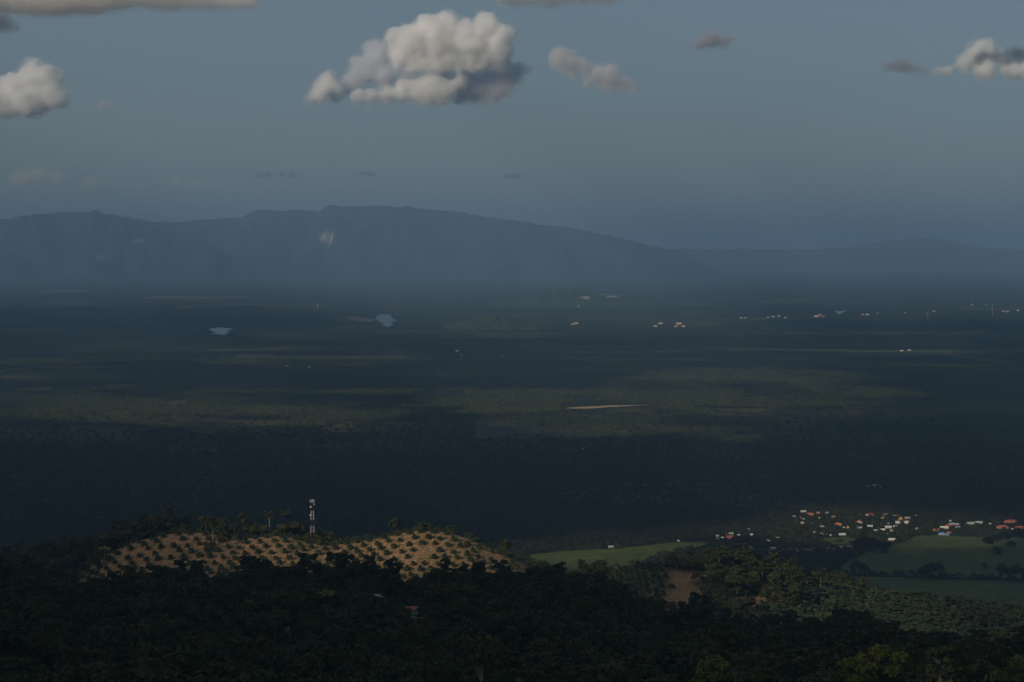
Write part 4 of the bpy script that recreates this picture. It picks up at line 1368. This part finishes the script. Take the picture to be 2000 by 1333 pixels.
# ------------------------------------------------------------------ clouds
def cloud(name, label, d, blobs, base_py, color, density, vox=28.0, rough=1.0, squash=1.0, deep=1.0, aniso=0.0, tiers=None):
    """Cumulus built of many overlapping puffs: blobs are (px, py, radius px[, depth in radii]). Filled with water droplets of the given colour."""
    m = d / F
    def build(bl, base):
        bm = bmesh.new()
        rr = random.Random(len(bl) * 13 + int(d))
        for b in bl:
            px, py, r_ = b[:3]
            dz = b[3] if len(b) > 3 else 0
            c = at(px, py, d + dz * r_ * m)
            def ball(cc, rad):
                mt = Matrix.Translation(cc) @ Matrix.Diagonal((rad, rad * deep, rad * squash, 1))
                bmesh.ops.create_icosphere(bm, subdivisions=2, radius=1.0, matrix=mt)
            ball(c, r_ * m)
            for q in range(int(7 * rough)):
                v = Vector((rr.gauss(0, 1), rr.gauss(0, 1), abs(rr.gauss(0, 1)) * 0.9)).normalized()
                ball(c + Vector((v.x, v.y * deep, v.z * squash)) * r_ * m * rr.uniform(0.65, 0.95), r_ * m * rr.uniform(0.22, 0.42))
        me = bpy.data.meshes.new(name); bm.to_mesh(me); bm.free()
        o = bpy.data.objects.new(name, me); COL.objects.link(o)
        md = o.modifiers.new('r', 'REMESH'); md.mode = 'VOXEL'; md.voxel_size = vox
        for sz, st in ((260, 90), (110, 55), (45, 24)):
            tx = bpy.data.textures.new('cloud_noise', 'CLOUDS'); tx.noise_scale = sz; tx.noise_depth = 3
            dm = o.modifiers.new('d', 'DISPLACE'); dm.texture = tx; dm.strength = st * rough * min(1.0, vox / 24.0); dm.mid_level = 0.5; dm.texture_coords = 'GLOBAL'
        dg = bpy.context.evaluated_depsgraph_get()
        me2 = bpy.data.meshes.new_from_object(o.evaluated_get(dg))
        bpy.data.objects.remove(o)
        zb_ = float(at(1000, base, d).z)
        co = np.empty(len(me2.vertices) * 3, np.float32); me2.vertices.foreach_get('co', co); co = co.reshape(-1, 3)
        wob = (fbm(co[:, 0] / 220.0, co[:, 1] / 220.0, 3, 5) - 0.5) * 60
        low = co[:, 2] < zb_ + wob
        co[low, 2] = (zb_ + wob + (co[:, 2] - zb_ - wob) * 0.12)[low]
        co[:, 2] = np.maximum(co[:, 2], 1560)
        me2.vertices.foreach_set('co', co.ravel()); me2.update()
        return me2
    mes = [build(blobs, base_py)] + ([build(b, y_) for b, y_ in tiers] if tiers else [])
    bm = bmesh.new()
    for q in mes: bm.from_mesh(q)
    me = bpy.data.meshes.new(name); bm.to_mesh(me); bm.free()

    def shell(nm, grow, dens, noises):
        o = bpy.data.objects.new(nm, me); COL.objects.link(o)
        md = o.modifiers.new('r', 'REMESH'); md.mode = 'VOXEL'; md.voxel_size = vox * 0.8
        if grow:
            dm = o.modifiers.new('g', 'DISPLACE'); dm.strength = grow; dm.mid_level = 0
        for sz, st in noises:
            tx = bpy.data.textures.new('cloud_noise', 'CLOUDS'); tx.noise_scale = sz; tx.noise_depth = 4
            dm = o.modifiers.new('d', 'DISPLACE'); dm.texture = tx; dm.strength = st * rough; dm.mid_level = 0.5; dm.texture_coords = 'GLOBAL'
        md = o.modifiers.new('r2', 'REMESH'); md.mode = 'VOXEL'; md.voxel_size = vox * 0.6
        dg = bpy.context.evaluated_depsgraph_get()
        m2 = bpy.data.meshes.new_from_object(o.evaluated_get(dg))
        bpy.data.objects.remove(o)
        co = np.empty(len(m2.vertices) * 3, np.float32); m2.vertices.foreach_get('co', co); co = co.reshape(-1, 3)
        co[:, 2] = np.maximum(co[:, 2], 1540)
        m2.vertices.foreach_set('co', co.ravel()); m2.update()
        m2.materials.clear(); m2.materials.append(volume_mat(nm + '_droplets', color, dens, aniso))
        x = bpy.data.objects.new(nm, m2); COL.objects.link(x)
        return x
    g = vox * 1.1
    o = shell(name, g * 0.9, density * 0.34, ((300, 130), (120, 110), (55, 75), (25, 30)))
    for nm, gr, dn, ns in (('billow', -0.2 * g, 1.5, ((300, 120), (110, 100), (50, 60), (25, 25))), ('core', -1.6 * g, 1.8, ((300, 110), (90, 60), (45, 25)))):
        c = shell(nm, gr, density * dn, ns)
        if len(c.data.polygons) == 0: bpy.data.objects.remove(c)
        else: c.parent = o
    return tag(o, label, 'cloud')


WHITE = (0.995, 0.995, 0.995)
big = cloud('cumulus_cloud', 'large bright cumulus cloud with flat base, biggest in the sky', 26000,
      [(955, 52, 27), (985, 66, 20), (876, 45, 20), (838, 48, 24), (806, 90, 40), (865, 92, 42), (920, 90, 44), (966, 96, 36), (785, 112, 26),
       (890, 122, 24, -0.4), (848, 124, 22, -0.4), (930, 124, 22, -0.4), (815, 122, 22, -0.4), (970, 122, 20, -0.3), (758, 70, 12, -1), (735, 104, 8, -0.5), (724, 117, 7, -0.5)], 140, WHITE, 0.010,
      tiers=[([(640, 152, 14), (632, 170, 19), (621, 184, 18), (660, 172, 12), (606, 194, 9), (726, 186, 17), (700, 186, 13), (755, 184, 19), (785, 182, 21), (815, 178, 23),
               (846, 170, 27), (872, 174, 26), (860, 188, 18), (832, 190, 16), (890, 160, 18)], 202)])
veil_c = cloud('grey_veil', None, 26100,
      [(738, 108, 28, 0.8), (712, 136, 28, 0.8), (750, 148, 28, 0.6), (690, 165, 22, 0.8), (655, 188, 15, 0.6), (600, 196, 9, 0.3), (925, 170, 32, 0.5), (962, 165, 34, 0.6), (995, 150, 27, 0.6),
       (1012, 136, 18, 0.6), (1036, 131, 9, 0.6), (905, 186, 24, 0.4), (945, 186, 22, 0.5), (800, 150, 25, 0.8), (860, 148, 25, 0.8), (910, 148, 26, 0.8), (985, 172, 20, 0.6)], 205, (0.93, 0.94, 0.97), 0.0042)  # thin grey part; shade at the lower right is put into its density
for q in ('category', 'label'):
    if q in veil_c: del veil_c[q]
for c in list(veil_c.children):
    c.parent = big
veil_c.parent = big
cloud('cumulus_cloud', 'bright puffy cumulus cloud cut by the photo edge over the mountains', 26000,
      [(65, 132, 15), (60, 152, 26), (95, 150, 24), (30, 172, 26), (10, 166, 14), (100, 190, 28), (60, 200, 34), (8, 205, 30), (122, 198, 14), (-40, 190, 40), (-90, 205, 40)], 230, WHITE, 0.008)
cloud('small_cloud', 'small greyish cloud drifting beside the large cumulus', 25500,
      [(1095, 116, 20), (1112, 122, 22), (1135, 132, 20), (1165, 142, 20), (1192, 150, 22), (1216, 162, 16), (1236, 174, 9), (1150, 160, 18), (1185, 168, 16), (1120, 142, 15)], 182, (0.93, 0.93, 0.95), 0.0045, vox=24, rough=0.8)
cloud('cumulus_cloud', 'bright-topped cloud with dark wisps, cut by the photo edge opposite the mountains', 25500,
      [(1925, 98, 21), (1898, 106, 18), (1945, 112, 18), (1880, 126, 18), (1852, 140, 12), (1832, 138, 10), (1920, 140, 22), (1975, 138, 22), (2015, 138, 26), (2060, 140, 24)], 156, WHITE, 0.007, vox=24)
cloud('dark_wisp', 'wisp with its shade painted dark blue-grey in front of the bright-topped cloud', 24300,
      [(1912, 116, 12), (1926, 110, 13), (1945, 108, 14), (1965, 106, 13), (1985, 103, 15), (2010, 102, 16), (1940, 120, 11), (1965, 120, 11), (1990, 118, 12)], 129, (0.34, 0.38, 0.45), 0.0045, vox=20, rough=0.8, squash=0.75)  # dark droplet colour paints in the shade lying on this wisp
cloud('small_cloud', 'faint grey cloud near the bright-topped cloud', 25000, [(1752, 126, 16), (1736, 132, 12), (1772, 130, 17), (1792, 136, 12), (1808, 140, 9)], 150, (0.62, 0.62, 0.66), 0.0036, vox=22, rough=0.8, squash=0.8)
cloud('small_cloud', 'small grey cloud alone high in the sky', 24000, [(1368, 86, 16), (1392, 78, 20), (1418, 80, 17), (1436, 74, 8)], 100, (0.70, 0.69, 0.73), 0.0042, vox=20, rough=0.9, squash=0.8)
cloud('small_cloud', 'tiny faint cloud next to the puffy cumulus over the mountains', 26000, [(205, 206, 13), (216, 210, 10), (192, 214, 8)], 222, (0.90, 0.88, 0.90), 0.0030, vox=20, rough=0.9)
cloud('cloud_band', 'long brownish-grey cloud band along the top edge of the photo', 23000,
      [(x, 2 + 5 * math.sin(x / 60.0), 36 - abs(x - 120) * 0.055) for x in range(-140, 500, 30)], 30, (0.93, 0.90, 0.87), 0.0034, vox=34, rough=0.8, squash=0.75, deep=2.0)  # greyed droplets stand in for the band being unlit
cloud('cloud_band', 'short grey cloud band along the top edge above the small cloud', 23000,
      [(x, -5, 22) for x in range(985, 1185, 28)], 19, (0.85, 0.84, 0.86), 0.003, vox=30, rough=0.7, squash=0.8, deep=1.6)  # its unlit grey is likewise put into the droplet colour
cloud('small_cloud', 'grey cloud scrap at the corner under the long cloud band', 23500, [(-10, 40, 30), (12, 48, 22), (30, 55, 12)], 70, (0.66, 0.65, 0.66), 0.0024, vox=28, rough=0.8)
for pts, b, lab in (([(505, 344, 9), (525, 341, 10), (548, 340, 11), (570, 343, 9), (590, 346, 7)], 354, 'faint dark streak of cloud above the mountain crest'),
                    ([(695, 341, 8), (712, 339, 9), (730, 341, 8)], 348, 'smaller faint dark streak of cloud above the mountain crest'),
                    ([(985, 347, 8), (1002, 345, 10), (1020, 348, 8)], 357, 'faint streak of cloud above the end of the mountains')):
    cloud('cloud_streak', lab, 46000, pts, b, (0.42, 0.45, 0.52), 0.003, vox=40, rough=0.6, squash=0.6)
cloud('hazy_cloud', 'pale hazy bank of cumulus low over the mountains', 52000,
      [(40, 352, 22), (75, 345, 20), (110, 352, 18), (345, 358, 14), (380, 366, 18), (420, 372, 16), (690, 372, 12), (665, 378, 14), (270, 372, 14), (180, 366, 20), (230, 370, 16)], 366, (0.95, 0.92, 0.90), 0.0015, vox=60, rough=0.7)

# the broad cloud cover overhead whose shadow lies over hills and plain
CZ = 3000.0
SIGMA = 0.08


def ell(px, py, cx, cy, rx, ry, soft=0.55):
    q = np.hypot((px - cx) / rx, (py - cy) / ry)
    return 1 - smooth(1 - soft, 1 + soft, q)


def shade_map(px, d):
    """How much of the sun the cover takes away over the ground point (column px, distance d)."""
    py = HORIZON + H * F / np.maximum(d, 50)
    wx = px + (fbm(px / 160.0, np.log(d) * 9, 4, 61) - 0.5) * 150
    wy = py + (fbm(px / 120.0, np.log(d) * 12 + 40, 4, 62) - 0.5) * 0.10 * np.maximum(py - HORIZON, 0)
    s = smooth(598, 618, wy) * 0 + smooth(648, 662, wy)
    s = np.maximum(s, ell(wx, wy, 240, 634, 480, 34, 0.35))
    s = np.maximum(s, 0.8 * ell(wx, wy, 1800, 640, 330, 16))
    s = np.maximum(s, 0.6 * ell(wx, wy, 1330, 575, 160, 6)); s = np.maximum(s, 0.5 * ell(wx, wy, 1380, 607, 220, 6))
    for cx, cy, rx, ry, a in [(420, 651, 330, 9, .5), (640, 640, 120, 22, .9), (300, 684, 330, 14, .5), (200, 703, 330, 9, .6), (560, 706, 200, 12, .6), (760, 690, 120, 10, .5), (60, 740, 180, 22, .5),
                              (100, 790, 300, 30, .85), (480, 768, 200, 8, .5), (470, 815, 240, 30, .85), (800, 770, 260, 9, .7), (760, 742, 160, 10, .35), (700, 802, 150, 10, .4),
                              (1130, 785, 300, 26, .95), (1430, 745, 240, 22, .75), (1500, 782, 260, 26, .9), (1230, 832, 220, 24, .75), (1420, 690, 420, 13, .6), (1350, 722, 260, 10, .35),
                              (1000, 862, 170, 9, .45), (1480, 855, 160, 9, .4), (1760, 687, 130, 5, 1.0), (1860, 714, 120, 6, .5), (1040, 790, 200, 14, .5),
                              (1720, 1028, 240, 34, 1.0), (1890, 1026, 150, 20, .75), (1195, 1090, 250, 40, .72), (1450, 1046, 120, 14, .55), (1850, 1056, 160, 14, .6), (1800, 1090, 260, 40, .16)]:
        s = s * (1 - a * ell(wx, wy, cx, cy, rx, ry))
    st = (fbm(px / 230.0, np.log(d) * 42, 4, 64) - 0.5) * 1.8 + (fbm(px / 60.0, np.log(d) * 22, 3, 65) - 0.5) * 0.7
    s = smooth(0.28, 0.72, s + st * np.clip(s * 12, 0, 1) * np.clip((1 - s) * 6, 0, 1) * smooth(4700, 5600, d) * 0.8)
    s = np.maximum(s, ell(wx, wy * 0.5 + py * 0.5, 230, 634, 470, 30, 0.12))
    s = s * (1 - 0.6 * ell(wx, py, 560, 650, 120, 7, 0.3))
    # the near hills
    c = smooth(420, 520, px) * (1 - smooth(1030, 1100, px)) + 0.26 * smooth(120, 180, px) * (1 - smooth(420, 520, px))
    c = c * smooth(1780, 1850, d) * (1 - smooth(2060, 2150, d))
    r_ = smooth(1150, 1320, px) * (1 - smooth(1560, 1800, px)) * smooth(1720, 1800, d) * (1 - smooth(2250, 2350, d)) * 0.97
    lw = 0.16 * (1 - smooth(40, 260, px)) * smooth(1300, 1420, d) + 0.22 * smooth(1600, 1800, px) * smooth(1640, 1740, d)
    r2 = 0.5 * smooth(1500, 1640, px) * smooth(1690, 1770, d) * (1 - smooth(2250, 2350, d))
    fr = (0.5 * smooth(1600, 1660, px) * (1 - smooth(1790, 1850, px)) + 0.35 * smooth(1310, 1350, px) * (1 - smooth(1430, 1480, px)) + 0.35 * smooth(1930, 1970, px)) * (1 - smooth(750, 775, d))
    hl = 1 - np.clip(np.maximum.reduce([c, r_, lw, r2, fr]), 0, 1)
    t = smooth(2500, 3300, d)
    s = hl * (1 - t) + s * t
    out = smooth(0.42, 0.6, fbm(px / 900.0, np.log(d) * 5, 4, 71))
    side = np.clip(smooth(2080, 2500, px) + smooth(-80, -500, px), 0, 1)
    s = s * (1 - side) + np.maximum(s * 0.5, out) * side
    return np.clip(s, 0, 1) * (1 - smooth(20500, 22500, d))


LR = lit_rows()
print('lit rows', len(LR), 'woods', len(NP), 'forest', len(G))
scatter('palm_plantation', LR, rng.choice(2, len(LR)), rng.uniform(1.0, 1.35, len(LR)), ['brightened', 'palm'], 'sunlit oil palm plantation in rows on the middle plain')  # half the crowns use the frond with sunlight painted in
bank = []
for x0, x1, y0, dens in ((414, 456, 656, 20), (738, 772, 641, 9), (728, 735, 634, 4), (772, 782, 630, 5)):
    for q in range(dens):
        bank.append(tuple(on_plain(random.uniform(x0, x1), y0 + random.uniform(-0.5, 3.0))))
WD = np.array(bank)
scatter('far_woods', WD, rng.choice(4, len(WD)), rng.uniform(0.6, 1.0, len(WD)), ['round', 'round2', 'bush', 'bush2'], 'small far trees along the lake banks')
cd_ = np.concatenate([np.linspace(-2600, 250, 24), np.geomspace(300, 23000, 330)])
cpx = np.linspace(-1700, 3700, 220)
cD, cP = np.meshgrid(cd_, cpx, indexing='ij')
cPe = np.where(cD < 300, cP, cP)
dd_ = np.maximum(cD, 300)
cx_ = (cP - 1000) / F * np.maximum(dd_, 1500 + 0 * dd_)
pxe = 1000 + F * cx_ / dd_
zg = np.where(cD < 2600, 290.0, 290.0 * (1 - smooth(2600, 3300, cD)))
off = (CZ - zg) / SUN.z
S = shade_map(pxe, dd_)
S[0, :] = 0; S[-1, :] = 0; S[:, 0] = 0; S[:, -1] = 0
TH = np.clip(-np.log(np.maximum(1 - S * 0.997, 1e-4)) * SUN.z / SIGMA, 0, None)
TH = np.where(S < 0.02, 0, TH) * (0.85 + 0.3 * fbm(cx_ / 180.0, cD / 180.0, 4, 81))
bx, by = cx_ + SUN.x * off, cD + SUN.y * off
zb2 = CZ - (fbm(cx_ / 300.0, cD / 300.0, 4, 91) - 0.5) * 40
nr, nc = TH.shape
bot = np.stack([bx, by, zb2], -1).reshape(-1, 3)
top = np.stack([bx, by, zb2 + TH], -1).reshape(-1, 3)
th = TH.ravel()
vid_b = np.arange(nr * nc); vid_t = np.where(th > 0, nr * nc + np.arange(nr * nc), vid_b)
Qb = grid_faces(nr, nc)
act = (th[Qb] > 0).any(axis=1)
Qb = Qb[act]
fb = vid_b[Qb][:, ::-1]; ft = vid_t[Qb]
allV = np.concatenate([bot, top]); allF = np.concatenate([fb, ft])
usedv = np.unique(allF); remap = np.full(len(allV), -1); remap[usedv] = np.arange(len(usedv))
cover = fast_mesh('cloud_cover', allV[usedv], remap[allF], volume_mat('cover_droplets', (0.85, 0.85, 0.86), SIGMA, 0.3))
tag(cover, 'broken cloud cover overhead casting shade over hills and plain', 'clouds', kind='stuff')

# ------------------------------------------------------------------ smoke and haze
def smoke(label, pts, d0, color, density):
    V, Fc = [], []
    for (xa, ya, ra), (xb, yb, rb) in zip(pts, pts[1:]):
        tube(V, Fc, at(xa, ya, d0), at(xb, yb, d0), ra * d0 / F, rb * d0 / F, 10)
        n0 = len(V) - 20
        Fc.append(tuple(reversed(range(n0, n0 + 10))))
    o = mesh_obj('smoke', V, Fc, volume_mat('smoke_volume', color, density))
    return tag(o, label, 'smoke', kind='stuff')


d1 = on_plain(1168, 858).y
smoke('thin white smoke drifting low over the dark plain', [(1172, 855, 2), (1150, 851, 6), (1110, 848, 11), (1060, 847, 15), (1000, 846, 19), (930, 843, 22)], d1, (0.9, 0.93, 1.0), 0.0016)
smoke('small plume of smoke rising from the dark plain', [(902, 739, 1.5), (892, 735, 4), (875, 731, 7), (850, 728, 9)], on_plain(902, 742).y, (0.9, 0.93, 1.0), 0.0009)
smoke('faint smoke plume under the blue mountains', [(574, 556, 1.5), (570, 547, 3.5), (562, 535, 6), (552, 520, 8)], on_plain(574, 558).y, (0.9, 0.93, 1.0), 0.00022)
smoke('faint smoke plume beside the far ochre cluster', [(1384, 655, 1.5), (1381, 645, 4), (1377, 632, 6)], on_plain(1384, 657).y, (0.9, 0.93, 1.0), 0.0007)

V, Fc = [], []
box(V, Fc, -190000, 190000, -9000, 224000, -25.0, 1440.0)
hz_o = mesh_obj('haze', V, Fc, volume_mat('air_haze', HAZE_COLOR, HAZE_DENSITY))
tag(hz_o, 'pale blue haze filling the air over the plain', 'haze', kind='stuff')
